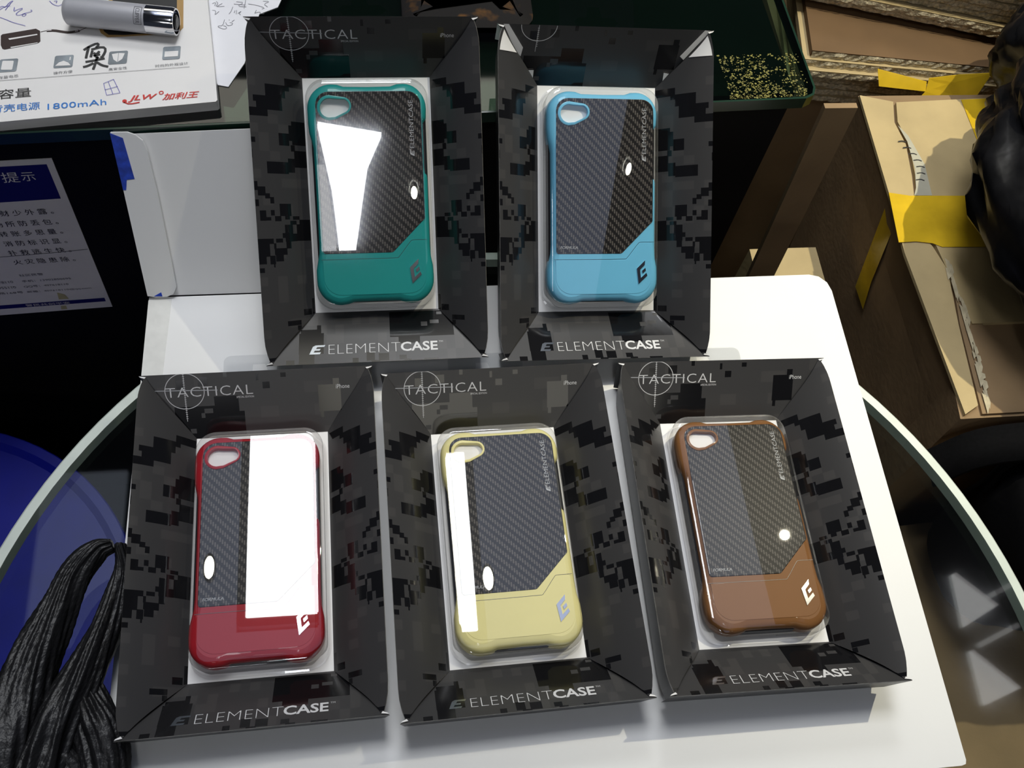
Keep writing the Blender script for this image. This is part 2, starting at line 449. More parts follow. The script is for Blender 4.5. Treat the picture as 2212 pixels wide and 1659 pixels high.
# ------------------------------------------------------------------ white folding board
brd = empty('white_board', (0.065, 0.15, 0))
tag(brd, 'large white folding card board lying on the glass under the boxes', 'board')
def W(parent, fn): return fn
bx, by = 0.065, 0.15
def bp(x, y, z): return (x - bx, y - by, z)
bm = bmesh.new()
base = [(-.1425, -.03), (.2722, -.03)]
base = [(-.1430, .0188), (.2690, .0188), (.2712, .0194), (.2719, .0212), (.2715, .296)]
base += [(.2715 - .012 + .012 * math.cos(R(a)), .296 + .0125 * math.sin(R(a))) for a in (30, 60, 90)]
base += [(-.1406, .3075)]
slab(bm, base, -.003, 0, fn=bp)
link('base_panel', bm, M['board'], brd)
FV = Vector((0, .0555, .0755)).normalized(); FN = Vector((0, -.0755, .0555)).normalized()
def flap(x, v, h=0.0):          # x across, v up the leaning flap, h towards the camera
    p = Vector((x, .3085, .0)) + FV * v + FN * h
    return (p.x - bx, p.y - by, p.z)
bm = bmesh.new(); slab(bm, [(-.1406, 0), (.043, 0), (.041, .0985), (-.1452, .0925)], -.0012, .0, fn=flap)
up = link('upright_panel', bm, M['board'], brd)
tuck = [(-.1408, .0012), (-.1360, .0002), (-.130, .0004), (-.1262, .002), (-.1240, .0062), (-.1262, .060), (-.1282, .0845), (-.1298, .090), (-.133, .0930), (-.137, .0945), (-.1455, .0945)]
bm = bmesh.new(); slab(bm, tuck, .0012, .0030, fn=flap)
tk = link('tuck_flap', bm, M['board'], brd)
bm = bmesh.new()
slab(bm, [(-.1457, .0942), (-.1395, .0915), (-.1370, .0694), (-.1412, .0690), (-.1418, .0660), (-.1424, .0634), (-.1440, .0634)], .0030, .0032, fn=flap)
link('blue_tape', bm, M['blue_tape'], tk)['label'] = 'torn strip of blue tape'
bm = bmesh.new(); slab(bm, [(-.1329, .0033), (-.1325, .0008), (-.1372, .0010)], .0030, .0032, fn=flap)
link('blue_tape', bm, M['blue_tape'], tk)['label'] = 'small remnant of blue tape'
bm = bmesh.new(); slab(bm, [(-.1408, .3055), (-.1278, .3060), (-.1303, .2400), (-.1412, .2400)], .0, .0002, fn=bp)
link('tape_strip', bm, M['old_tape'], brd)['label'] = 'dulled clear tape along the left edge'

# ------------------------------------------------------------------ the five display boxes
W2, H2, WX, WT, WB, DEP, DB = .060, .0897, .0344, .0632, .0639, .0246, .0255
mm = .001
SIDE = [(33.8, 57.2, 42.9, 61.6), (40.9, 55.0, 43.0, 57.6), (42.9, 51.2, 52.1, 57.8), (44.6, 44.6, 52.1, 52.6), (52.1, 48.5, 57.9, 51.7), (52.1, 44.8, 56.6, 49.3), (51.5, 41.2, 61.0, 45.5), (33, 27.3, 40.9, 39.7), (40.8, 29.4, 42.3, 37.5), (42.3, 26.7, 47.1, 33.1), (39.8, 23.9, 41.7, 27.2), (33, 15.5, 40.3, 24.4), (40.3, 12.7, 43.4, 20.1), (43.3, 11.9, 53.4, 18.1), (58.1, 27.7, 61, 30.4), (59.7, 19.8, 61, 24.2), (54.9, 0.4, 58.5, 5.1), (58.4, 3.2, 61, 7.8), (52.9, -1.1, 55.2, 1.6), (51.1, -3.7, 52.9, -0.3), (58.3, -5.1, 61, -1.6), (43.3, -10.3, 48.7, -3.8), (44.1, -12.2, 46.4, -10.1), (51.2, -10.0, 53.0, -7.1), (55.2, -12.7, 58.2, -7.3), (53.0, -12.6, 55.3, -10.8), (48.2, -13.0, 51.2, -10.3), (39.6, -12.3, 42.7, -10.4), (33, -23.7, 39.7, -12.3), (39.7, -23.7, 41.2, -14.7), (41.1, -14.9, 44.1, -12.8), (43.0, -23.9, 46.8, -14.9), (41.1, -23.8, 43.0, -19.7), (44.2, -27.6, 46.6, -23.8), (46.7, -21.9, 48.1, -19.3), (48.1, -24.3, 51.4, -22.2), (46.3, -30.9, 52.3, -27.3), (48.2, -34.3, 51.9, -30.8), (51.4, -27.7, 52.5, -24.6), (52.5, -24.9, 61.0, -22.1), (54.5, -31.6, 61.1, -24.7), (56.4, -35.5, 61.0, -31.5), (52.1, -35.7, 54.7, -31.1), (52.4, -37.4, 53.1, -35.7), (57.6, -40.0, 61, -37.5), (36.2, -64.5, 40.1, -61.1), (33.1, -64.3, 35.8, -55.5), (41.6, -69.5, 48.2, -66.8), (41.6, -72.3, 43.5, -69.7), (55.0, -87.6, 61, -85.7)]
TOP = [(-23.5, 63.0, -11.0, 80.1), (-11.8, 63.0, -8.4, 73.7), (-44.1, 63.0, -22.5, 76.4), (2.0, 82.4, 5.7, 85.1), (-1.2, 85.8, 0.2, 88.4), (11.6, 86.7, 14.4, 88.5), (-17.8, 87.6, -15.9, 89.7), (30.7, 71.8, 42.6, 82.8), (31.2, 69.4, 33.0, 72.1), (38.7, 82.5, 42.0, 85.2), (-42, 83.5, -38, 87.0), (-31, 84.6, -26, 88)]
TOP_NOT = [(-29.0, 73.4, -24.6, 75.3), (-30.7, 71.6, -28.8, 73.6), (-37.0, 65.4, -34.0, 67.3)]
BOT = [(-42.2, -76.3, -31.2, -72.5), (-43.1, -84.8, -29.7, -74.4), (-42.9, -91.5, -34.6, -83.3), (-33.5, -73.4, -31.3, -70.4), (6.5, -77.8, 42.1, -64.8), (11.2, -81.0, 23.0, -74.4), (-6.5, -89.1, -2.1, -84.8), (0.1, -89.3, 5.7, -85.6), (-3.8, -91.2, 0.7, -88.9), (11.3, -89.1, 15.2, -86.8), (13.5, -92.5, 17.8, -88.9), (24.8, -91.6, 32.3, -88.9), (-14.1, -89.9, -10.9, -87.4), (-49.6, -90.4, -45.2, -87.5)]
BOT_NOT = [(24, -72.6, 27.5, -70.4), (29, -71.4, 34, -69.6), (33, -66.8, 36, -65.4)]
def inr(x, y, L): return any(a <= x <= c and b <= y <= d for a, b, c, d in L)
def grid_panel(name, xs, ys, pos, dark, parent):
    bm = bmesh.new()
    V = [[bm.verts.new(pos(x, y)) for x in xs] for y in ys]
    for j in range(len(ys) - 1):
        for i in range(len(xs) - 1):
            f = bm.faces.new([V[j][i], V[j][i + 1], V[j + 1][i + 1], V[j + 1][i]])
            f.material_index = 1 if dark((xs[i] + xs[i + 1]) / 2 / mm, (ys[j] + ys[j + 1]) / 2 / mm) else 0
    bmesh.ops.remove_doubles(bm, verts=bm.verts, dist=2e-6)
    bad = [f for f in bm.faces if f.calc_area() < 1e-11]
    bmesh.ops.delete(bm, geom=bad, context='FACES')
    bmesh.ops.recalc_face_normals(bm, faces=bm.faces)
    if sum(f.normal.z * f.calc_area() for f in bm.faces) < 0: bmesh.ops.reverse_faces(bm, faces=bm.faces)
    return link(name, bm, [M['camo'], M['dark']], parent, smooth=True, clean=False)
def uniq(v, eps=2e-5):
    out = []
    for a in sorted(v):
        if not out or a - out[-1] > eps: out.append(a)
    return out
def lin(a, b, n): return [a + (b - a) * i / n for i in range(n + 1)]
def xout(y): return W2 - .0030 * max(0.0, (abs(y) - (H2 - .015)) / .015) ** 2
def side_pos(sg):
    def f(x, y):
        s = (x - WX) / (W2 - WX)
        y = max(-(WB + (H2 - WB) * s), min(WT + (H2 - WT) * s, y))
        xx = WX + (xout(y) - WX) * s
        return (sg * xx, y, -DEP + DEP * (s + .32 * s * (1 - s)) + DB)
    return f
def slope_top(y): return -DEP * (H2 - y) / (H2 - WT) + DB
def slope_bot(y): return -DEP * (H2 + y) / (H2 - WB) + DB
def top_pos(x, y):
    lim = WX + (W2 - WX) * (y - WT) / (H2 - WT)
    return (max(-lim, min(lim, x)), y, slope_top(y))
def bot_pos(x, y):
    lim = WX + (W2 - WX) * (-y - WB) / (H2 - WB)
    return (max(-lim, min(lim, x)), y, slope_bot(y))
def on_top(h=.00012): return lambda x, y: (x * mm, y * mm, slope_top(y * mm) + h)
def on_bot(h=.00012): return lambda x, y: (x * mm, y * mm, slope_bot(y * mm) + h)

def emblem(bm, fn, x, y, wd, ht):
    """the slanted E mark, drawn in a box wd x ht and leaning to the right"""
    P = [(-.02, .02), (.72, .02), (.80, .22), (.27, .22), (.36, .42), (.70, .42), (.77, .60), (.44, .60), (.53, .80), (1.02, .80), (1.10, 1.0), (.42, 1.0), (.22, .86)]
    bm.faces.new([bm.verts.new(fn(x + a * wd, y + b * ht)) for a, b in P])

def display_box(rot, loc, label, extras=False):
    m = Euler([R(a) for a in rot], 'XYZ').to_matrix()
    # angles are applied as z * x * y
    m = Matrix.Rotation(R(rot[2]), 3, 'Z') @ Matrix.Rotation(R(rot[0]), 3, 'X') @ Matrix.Rotation(R(rot[1]), 3, 'Y')
    l = Vector(loc) + m @ Vector((0, 0, -DB))
    t = empty('display_box', l, m.to_euler('XYZ'))
    tag(t, label, 'box', 'black camouflage display boxes')
    return t

def build_box_parts(t):
    xs = uniq([WX, W2] + [v * mm for r in SIDE for v in (r[0], r[2]) if WX < v * mm < W2] + lin(WX, W2, 10))
    ys = uniq([v * mm for r in SIDE for v in (r[1], r[3])] + lin(-H2, H2, 40) + [-WB, WT])
    for sg in (1, -1):
        grid_panel('side_panel', xs, ys, side_pos(sg), lambda x, y: inr(x, y, SIDE), t)
    xs = uniq([v * mm for r in TOP + TOP_NOT for v in (r[0], r[2])] + lin(-W2, W2, 30))
    ys = uniq([v * mm for r in TOP + TOP_NOT for v in (r[1], r[3]) if WT < v * mm < H2] + [WT, H2] + lin(WT, H2, 8))
    tp = grid_panel('top_panel', xs, ys, top_pos, lambda x, y: inr(x, y, TOP) and not inr(x, y, TOP_NOT), t)
    xs = uniq([v * mm for r in BOT + BOT_NOT for v in (r[0], r[2])] + lin(-W2, W2, 30))
    ys = uniq([v * mm for r in BOT + BOT_NOT for v in (r[1], r[3]) if -H2 < v * mm < -WB] + [-H2, -WB] + lin(-H2, -WB, 8))
    bt = grid_panel('bottom_panel', xs, ys, bot_pos, lambda x, y: inr(x, y, BOT) and not inr(x, y, BOT_NOT), t)
    # outer shell
    rim = [(xout(y), y) for y in lin(-H2 + .0006, H2 - .0006, 36)]
    rim = rim + [(W2, H2), (-W2, H2)] + [(-x, y) for x, y in reversed(rim)] + [(-W2, -H2), (W2, -H2)]
    bm = bmesh.new()
    loops = [[(x, y, DB) for x, y in rim], [(x * 1.004, y * 1.002, DB - .0008) for x, y in rim],
             [(x * .985, y * .99, DB * .5) for x, y in rim], [(x * .966, y * .978, 0) for x, y in rim]]
    loft(bm, loops, cap_last=True)
    bmesh.ops.recalc_face_normals(bm, faces=bm.faces)
    n = len(rim)
    bm.faces.ensure_lookup_table()
    for i in range(n): bm.faces[i].material_index = 1
    link('outer_shell', bm, [M['shell'], M['edge']], t)
    bm = bmesh.new(); face(bm, [(-.0395, -.0695, DB - DEP - .0002), (.0395, -.0695, DB - DEP - .0002), (.0395, .0690, DB - DEP - .0002), (-.0395, .0690, DB - DEP - .0002)])
    link('window_card', bm, M['card'], t)['label'] = 'white card behind the case'
    for sx_ in (1, -1):                                  # bare paper showing at the cut corner tips
        for sy_ in (1, -1):
            bm = bmesh.new()
            slab(bm, [(sx_ * x, sy_ * y) for x, y in [(.0564, .0888), (.0571, .0879), (.0592, .0887), (.0599, .0894), (.0585, .0891)]], DB - .0005, DB + .0001)
            link('corner_tip', bm, M['card'], t)['label'] = 'bare white paper corner tip'
    # clear blister
    bm = bmesh.new()
    o = rrect(-.0338, .0338, -.0630, .0622, .0115, 8)
    L = [(0, DB - DEP + .0003), (.0010, DB - DEP + .0006), (.0014, DB - .0140), (.0016, DB - .0119)] + [(.0016 + .0042 * (1 - math.cos(R(a))), DB - .0119 + .0025 * math.sin(R(a))) for a in (12, 24, 36, 48, 60, 70, 80, 90)]
    loft(bm, [[(x, y, z) for x, y in inset(o, d)] for d, z in L], cap_last=True)
    flat_caps(link('clear_blister', bm, M['blister'], t), 70)
    # hang tab of clear plastic on the back
    bm = bmesh.new()
    oo = [bm.verts.new((x, y, .0012)) for x, y in rrect(-.0215, .0215, H2 - .006, H2 + .0225, .004, 5, (0, 0, 1, 1))]
    slot = [(-.011, H2 + .0060), (.0095, H2 + .0060), (.0125, H2 + .0085), (.0095, H2 + .0110), (.003, H2 + .0110), (.001, H2 + .0165), (-.0055, H2 + .0165), (-.0060, H2 + .0110), (-.011, H2 + .0110), (-.0130, H2 + .0085)]
    ii = [bm.verts.new((x, y, .0012)) for x, y in slot]
    ring_fill(bm, oo, ii)
    link('hang_tab', bm, M['tab'], t)['label'] = 'clear hang tab with a slot'
    # lettering on the top panel
    f = on_top()
    letters('title_lettering', M['print_white'], tp, ('TACTICAL', f, -47.6, 80.35, 44.4, 3.9), offset=-.012, spacing=1.08)
    letters('tagline_lettering', M['print_white'], tp, ('SPECIAL EDITION', f, -11.9, 79.0, 9.0, .75))
    letters('model_lettering', M['print_white'], tp, ('iPhone', f, 40.2, 80.9, 7.2, 1.75))
    bm = bmesh.new()
    n = 40; cx, cy, rx, ry = -38.0, 82.7, 10.1, 7.3
    prev = None
    for i in range(n + 1):
        a = 2 * math.pi * i / n
        y_o, y_i = cy + ry * math.sin(a), cy + (ry - .28) * math.sin(a)
        q = (f(cx + rx * math.cos(a), min(y_o, 89.6)), f(cx + (rx - .34) * math.cos(a), min(y_i, 89.5)))
        if prev: face(bm, [prev[0], q[0], q[1], prev[1]])
        prev = q
    stroke(bm, [(cx, 89.6), (cx - .1, 70.4)], .22, f)
    for k in range(22): stroke(bm, [(cx - .55, 71.6 + k * .85), (cx + .45, 71.6 + k * .85)], .2, f)
    link('crosshair', bm, M['print_white'], tp, clean=False)
    bm = bmesh.new(); stroke(bm, [(-53, 83.3), (-21.3, 82.6)], .32, f)
    link('cross_line', bm, M['print_grey'], tp, clean=False)
    f = on_bot()
    letters('thin_lettering', M['print_white'], bt, ('ELEMENT', f, -27.0, -85.0, 39.0, 4.5), offset=-.028)
    letters('bold_lettering', M['print_white'], bt, ('CASE', f, 12.2, -85.0, 20.3, 4.6), offset=.022)
    letters('mark_lettering', M['print_white'], bt, ('TM', f, 33.3, -81.2, 2.2, .8), offset=-.01)
    bm = bmesh.new(); emblem(bm, f, -37.2, -85.0, 7.6, 4.5)
    link('emblem', bm, M['foil'], bt, clean=False)['label'] = 'silver foil letter mark'

BOXES = {
    'red': ((0.61, 1.17, 0.85), (-.0720, .1512, .0291), 'black camouflage display box with the red phone case, front left'),
    'yellow': ((-0.39, .86, 1.02), (.0526, .1485, .0274), 'black camouflage display box with the yellow phone case, front middle'),
    'brown': ((-1.96, .81, -.79), (.1803, .1477, .0288), 'black camouflage display box with the brown phone case, front right'),
    'teal': ((35.43, -.30, .02), (-.0098, .3197, .0758), 'leaning black camouflage display box with the teal phone case'),
    'blue': ((33.11, 2.94, -1.47), (.1190, .3183, .0712), 'leaning black display box with white corner flaps and the light blue case'),
}
boxes = {}
first = None
for k, (rot, loc, label) in BOXES.items():
    t = display_box(rot, loc, label); boxes[k] = t
    if first is None:
        build_box_parts(t); first = t
    else:
        for ch in list(first.children):
            c = ch.copy(); C.objects.link(c); c.parent = t
            for g in ch.children:
                d = g.copy(); C.objects.link(d); d.parent = c
# the white glue flaps showing in the upper corners of the light blue case's box
t = boxes['blue']
def lean(h):
    def f(x, y, z):
        return (x * mm, y * mm, slope_top(y * mm) + h + z)
    return f
for ch in list(t.children):
    if ch.name.startswith('top_panel'):
        for g in list(ch.children): bpy.data.objects.remove(g)
        bm = bmesh.new(); f = on_top(); prev = None
        for i in range(25):
            a = R(180 + 180 * i / 24)
            q = (f(-37.5 + 9.9 * math.cos(a), 89.5 + 6.8 * math.sin(a)), f(-37.5 + 9.56 * math.cos(a), 89.5 + 6.52 * math.sin(a)))
            if prev: face(bm, [prev[0], q[0], q[1], prev[1]])
            prev = q
        stroke(bm, [(-37.5, 89.5), (-38.2, 78.2)], .22, f)
        for k in range(10): stroke(bm, [(-38.2, 80.6 + k * .85), (-37.2, 80.6 + k * .85)], .2, f)
        link('crosshair', bm, M['print_white'], ch, clean=False)
for pts in ([(-57.0, 89.4), (-54.2, 89.4), (-45.2, 79.7), (-45.9, 75.9), (-49.0, 77.8)], [(54.6, 89.4), (57.8, 89.2), (46.6, 76.2), (44.1, 77.8)], [(-40.8, 69.8), (-37.7, 69.9), (-37.6, 65.9)], [(37.1, 70.1), (40.2, 69.7), (37.5, 66.4)]):
    bm = bmesh.new(); slab(bm, pts, .0002, .0006, fn=lean(.0004)); link('corner_flap', bm, M['card'], t)['label'] = 'white paper corner flap'
for sg in (-1, 1):
    bm = bmesh.new(); sp_ = side_pos(sg)
    pts = [(58.4, 87.0), (48.6, 77.0), (59.2, 76.4)]
    # subdivide so it follows the bowed side
    a, b, c = [Vector(p) for p in pts]; N = 8; grid = {}
    for i in range(N + 1):
        for j in range(N + 1 - i):
            q = a + (b - a) * i / N + (c - a) * j / N
            x, y, z = sp_(q.x * mm, q.y * mm); grid[i, j] = bm.verts.new((x, y, z + .0004))
    for i in range(N):
        for j in range(N - i):
            bm.faces.new([grid[i, j], grid[i + 1, j], grid[i, j + 1]])
            if j < N - i - 1: bm.faces.new([grid[i + 1, j], grid[i + 1, j + 1], grid[i, j + 1]])
    link('corner_flap', bm, M['card'], t)['label'] = 'white paper corner flap'

# ------------------------------------------------------------------ the five phone cases
def arc(cx, cy, rx, ry, a0, a1, n=9): return [(cx + rx * math.cos(R(a0 + (a1 - a0) * i / n)), cy + ry * math.sin(R(a0 + (a1 - a0) * i / n))) for i in range(n + 1)]
OUT = []
OUT += [(32.0, -30), (32.3, -34), (33.2, -38.5), (33.4, -44)]                      # right side going down is reversed below
right = [(33.4, -45), (33.2, -39), (32.2, -34), (31.9, -28), (31.9, -10), (31.9, 8.5), (31.5, 10.2), (30.6, 11), (30.3, 14), (30.3, 34), (30.5, 37.6), (31.4, 38.6), (32.3, 40), (32.6, 45)]
topr = arc(20, 45.5, 12.6, 12.8, 0, 90, 10)[1:]
topm = [(16.5, 58.1), (13, 57.0), (0, 56.8), (-13, 57.0), (-16.5, 58.1)]
topl = arc(-20, 45.5, 13.4, 12.8, 90, 180, 10)
left = [(-33.4, 38), (-33.0, 33), (-31.9, 28.5), (-31.2, 25), (-31.0, 10), (-31.0, -26), (-31.3, -31), (-32.4, -36), (-33.3, -40), (-33.4, -45)]
botl = arc(-20, -46.2, 13.4, 13.2, 180, 270, 10)[1:]
botm = [(-16.0, -58.9), (-12.5, -57.8), (0, -57.6), (13, -57.8), (16.5, -58.9)]
botr = arc(20, -46.2, 13.4, 13.2, 270, 360, 10)[:-1]
OUT = [(x * .957 * mm, y * mm) for x, y in right + topr + topm + topl + left + botl + botm + botr]
PLATE = [(-25.6, -31.2), (9.6, -31.2), (10.6, -30.8), (28.0, -13.6), (28.3, -12.6), (28.3, 46)] + arc(21.3, 47, 7, 7, 0, 90, 6)[1:] + arc(-20.4, 47, 7, 7, 90, 180, 6) + [(-27.5, -29.3)] + arc(-25.6, -29.3, 1.9, 1.9, 180, 270, 4)[1:-1]
PLATE = [(x * mm, y * mm) for x, y in PLATE]
def hole(s=1.0, n=28):
    """rounded teardrop of the camera opening"""
    P = arc(-20.0, 45.6, 5.6 * s, 5.6 * s, 75, 265, 14) + [(-17.0, 45.6 - 5.2 * s)] + arc(-13.0, 46.6, 3.9 * s, 3.9 * s, -60, 75, 9)
    return [(x * mm, y * mm) for x, y in P]
SEAM = [(-28.9, -34.3), (12.2, -34.3), (13.2, -33.9), (20.0, -25.2), (21.0, -24.7), (29.0, -24.7)]
ZT = -.0104
CASE_DX = {'red': -.0009, 'yellow': .0011, 'brown': .0006, 'teal': .0002, 'blue': .0007}
def phone_case(key, t, label):
    cm = M['case_' + key]
    bm = bmesh.new()
    o = OUT
    Ls = [(.0022, -.0226), (.0008, -.0222), (.0, -.0205), (0, -.0145), (.0005, -.0127), (.0014, -.0116), (.0026, -.0109), (.0042, ZT)]
    V = loft(bm, [[(x, y, z + DB) for x, y in inset(o, d)] for d, z in Ls])
    h = [bm.verts.new((x, y, ZT + DB)) for x, y in hole(1.12)]
    hb = [bm.verts.new((x, y, -.0200 + DB)) for x, y in hole(1.12)]
    ring_fill(bm, V[-1], h)
    for i in range(len(h)): bm.faces.new([h[i], h[(i + 1) % len(h)], hb[(i + 1) % len(h)], hb[i]])
    o_ = link('phone_case', bm, cm); flat_caps(o_, 45)
    o_.rotation_euler = t.rotation_euler
    o_.location = t.location + t.rotation_euler.to_matrix() @ Vector((CASE_DX[key], 0, 0))
    tag(o_, label, 'phone case', 'carbon backed phone cases')
    # black inner bumper seen in the side notches
    bm = bmesh.new()
    q = rrect(-.0308, .0308, -.0582, .0568, .012, 8)
    loft(bm, [[(x, y, -.0226 + DB) for x, y in q], [(x, y, -.0165 + DB) for x, y in q], [(x, y, -.0158 + DB) for x, y in inset(q, .0012)], [(x, y, -.0158 + DB) for x, y in inset(q, .004)]])
    link('inner_bumper', bm, M['black_plastic'], o_)['label'] = 'black inner bumper'
    # carbon plate with its own opening
    bm = bmesh.new()
    V = loft(bm, [[(x, y, ZT + DB - .0001) for x, y in PLATE], [(x, y, ZT + DB + .00022) for x, y in inset(PLATE, .0001)], [(x, y, ZT + DB + .0003) for x, y in inset(PLATE, .0004)]])
    h = [bm.verts.new((x, y, ZT + DB + .0003)) for x, y in hole(1.10)]
    ring_fill(bm, V[-1], h)
    pl = link('carbon_plate', bm, M['carbon'], o_); flat_caps(pl)
    pl['label'] = 'black carbon weave back plate'
    f = lambda x, y: (x * mm, y * mm, ZT + DB + .00042)
    letters('side_lettering', M['print_grey'], pl, ('ELEMENTCASE', f, 24.0, 24.2, 25.0, 2.3), rot=90, offset=-.008)
    bm = bmesh.new(); emblem(bm, lambda x, y: f(24.0 - (y - 0), 20.0 + x), 0, 0, 3.4, 2.4)
    link('printed_emblem', bm, M['print_grey'], pl, clean=False)
    letters('foot_lettering', M['print_grey'], pl, ('FORMULA', f, -25.3, -28.4, 10.0, 1.5), shear=.25)
    # coloured ring round the camera opening
    bm = bmesh.new()
    a, b = hole(1.16), hole(.90)
    loft(bm, [[(x, y, ZT + DB + .0002) for x, y in a], [(x, y, ZT + DB + .0007) for x, y in a], [(x, y, ZT + DB + .0009) for x, y in inset(a, .0003)], [(x, y, ZT + DB + .0009) for x, y in b], [(x, y, -.0200 + DB) for x, y in b]])
    auto_smooth(link('camera_ring', bm, cm, o_), 40)
    bm = bmesh.new(); bm.faces.new([bm.verts.new((x, y, ZT + DB - .0022)) for x, y in hole(1.0)])
    link('opening_insert', bm, M['card'], o_)['label'] = 'pale insert inside the camera opening'
    # lower cap
    cap = [(x * mm, y * mm) for x, y in [(-27.8, -34.6), (12.3, -34.6), (13.3, -34.2), (20.1, -25.5), (21.1, -25.0), (27.8, -25.0), (27.9, -44)]]
    cap += [(x * mm, y * mm) for x, y in arc(18.4, -44.5, 9.5, 9.3, 0, -90, 8)[1:]] + [(x * mm, y * mm) for x, y in arc(-18.4, -44.5, 9.4, 9.3, 270, 180, 8)]
    cap = list(reversed(cap))
    bm = bmesh.new()
    loft(bm, [[(x, y, ZT + DB - .0001) for x, y in cap], [(x, y, ZT + DB + .00012) for x, y in inset(cap, .00005)], [(x, y, ZT + DB + .00018) for x, y in inset(cap, .00025)]], cap_last=True)
    cp = link('lower_cap', bm, cm, o_); flat_caps(cp)
    bm = bmesh.new()
    stroke(bm, SEAM, .22, lambda x, y: (x * mm, y * mm, ZT + DB + .00008))
    link('seam', bm, M['black_plastic'], o_, clean=False)
    # raised letter mark on the cap
    bm = bmesh.new()
    E1 = [(23.8, -35.0), (19.0, -39.6), (20.1, -48.4), (25.2, -43.6), (24.6, -42.0), (21.4, -44.9), (20.9, -40.3), (23.6, -37.6)]
    E2 = [(22.5, -42.4), (24.3, -40.8), (24.0, -39.2), (22.1, -40.8)]
    for E in (E1, E2):
        E = [(x * mm, y * mm) for x, y in E]
        slab(bm, E, ZT + DB, ZT + DB + .0007)
    link('emblem', bm, M['chrome'], cp)['label'] = 'raised chrome letter mark'
    return o_
phone_case('red', boxes['red'], 'glossy red phone case with carbon back in the front left box')
phone_case('yellow', boxes['yellow'], 'pale yellow phone case with carbon back in the front middle box')
phone_case('brown', boxes['brown'], 'brown phone case with carbon back in the front right box')
phone_case('teal', boxes['teal'], 'teal green phone case with carbon back in the left leaning box')
phone_case('blue', boxes['blue'], 'light blue phone case with carbon back in the right leaning box')

# ------------------------------------------------------------------ glass counter behind
YAW = R(2.486)
ctr = empty('shop_counter', (.2544, .3822, ZF), (0, 0, YAW))
tag(ctr, 'black shop counter with thick green glass top behind the boxes', 'counter')
CZ = .0772
bm = bmesh.new(); box(bm, -1.1, -.009, .012, .75, 0, CZ - .008 - ZF)
link('body', bm, M['counter'], ctr)
bm = bmesh.new()
pts = [(-1.1, .0015), (-.008, .0015), (-.003, .004), (-.0015, .009), (-.0015, .75), (-1.1, .75)]
slab(bm, pts, CZ - .008 - ZF + .0002, CZ - ZF)
gt = link('glass_top', bm, M['counter_glass'], ctr)
bm = bmesh.new()
P2 = [(-1.1, 0), (-.008, 0), (-.0025, .0025), (0, .008), (0, .75)]
P1 = [(-1.1, .0013), (-.0085, .0013), (-.0033, .0038), (-.0013, .0085), (-.0013, .75)]
za, zb = CZ - .008 - ZF, CZ - ZF
for i in range(4):
    a, b, c, d = P2[i], P2[i + 1], P1[i + 1], P1[i]
    face(bm, [(*a, za), (*b, za), (*b, zb), (*a, zb)]); face(bm, [(*a, zb), (*b, zb), (*c, zb), (*d, zb)]); face(bm, [(*a, za), (*d, za), (*c, za), (*b, za)])
link('ground_edge', bm, M['green_edge'], gt)['label'] = 'dark green glass edge'
# worn residue on the counter glass: flecks of yellow tape glue
bm = bmesh.new(); rnd = random.Random(3)
for i in range(1500):
    x = -.054 + rnd.random() * .050; y = .002 + (rnd.random() ** 1.6) * .034
    dens = .5 + .9 * noise.noise(Vector((x * 160, y * 160, 3))) + (.25 if x < -.026 else -.12)
    if rnd.random() > dens: continue
    r = .00010 + rnd.random() ** 2 * .00042; n = 5; ph = rnd.random() * 6
    face(bm, [(x + r * (1 + 1.5 * rnd.random()) * math.cos(ph + 6.283 * k / n), y + r * (1 + rnd.random()) * math.sin(ph + 6.283 * k / n), zb + .0002) for k in range(n)])
g = link('glue_residue', bm, M['residue'], gt, clean=False); g['label'] = 'flecks of old yellow tape glue'; g['kind'] = 'stuff'

# notice sheet stuck on the counter front
sgn = empty('notice_sheet', (.2544, .3822, ZF), (0, 0, YAW))
tag(sgn, 'safety notice sheet with navy header stuck on the black counter front', 'notice')
OX, OZ = -.4422, .0431
sx = .0684 * 0 + (-.4530 + .4422) / (-.1155 - .0431)            # sideways drift per unit of height
def sg(x, z, h=.0006):                                           # x, z in mm as read on the counter front
    return (x * mm, .012 - h, z * mm - ZF)
bm = bmesh.new()
q = [(-442.2, 43.1), (-453.0, -115.5), (-560, -117), (-549, 42.2)]
slab(bm, q, .0, .0005, fn=lambda x, z, h: sg(x, z, h))
sheet = link('sheet', bm, M['sign'], sgn)
bm = bmesh.new()
face(bm, [sg(*p) for p in [(-446.4, 38.7), (-448.6, 7.6), (-552, 5.6), (-549.8, 37.8)]])
link('header_band', bm, M['navy'], sheet, clean=False)
bm = bmesh.new()
face(bm, [sg(*p) for p in [(-455.0, -103.1), (-455.3, -107.7), (-558, -109.2), (-557.8, -104.3)]])
link('footer_band', bm, M['navy'], sheet, clean=False)
f = lambda x, z: sg(x, z, .0008)
bm = bmesh.new()
put_text(bm, '提', f, -474.2, 24.6, 9.3, 9.0, shear=.1); put_text(bm, '示', f, -463.6, 25.2, 7.8, 7.6, shear=.1)
put_text(bm, '警民共创平安', f, -508.0, -107.4, 29.0, 2.9)
link('white_lettering', bm, M['sign'], sheet, clean=False)
bm = bmesh.new()
for s_, x0, z0, wd in (('财 少 外 露 。', -487.1, -6.2, 30.4), ('场 所 防 丢 包 。', -494.6, -16.7, 37.3), ('转 账 多 思 量 。', -495.0, -26.6, 37.2), ('消 防 标 识 显 。', -495.9, -36.6, 37.5), ('扑 救 逃 生 快 。', -496.8, -46.6, 37.8), ('火 灾 隐 患 除 。', -497.4, -56.8, 37.8)):
    put_text(bm, s_, f, x0, z0, wd, 5.6)
link('black_lettering', bm, M['ink_black'], sheet, clean=False)
bm = bmesh.new()
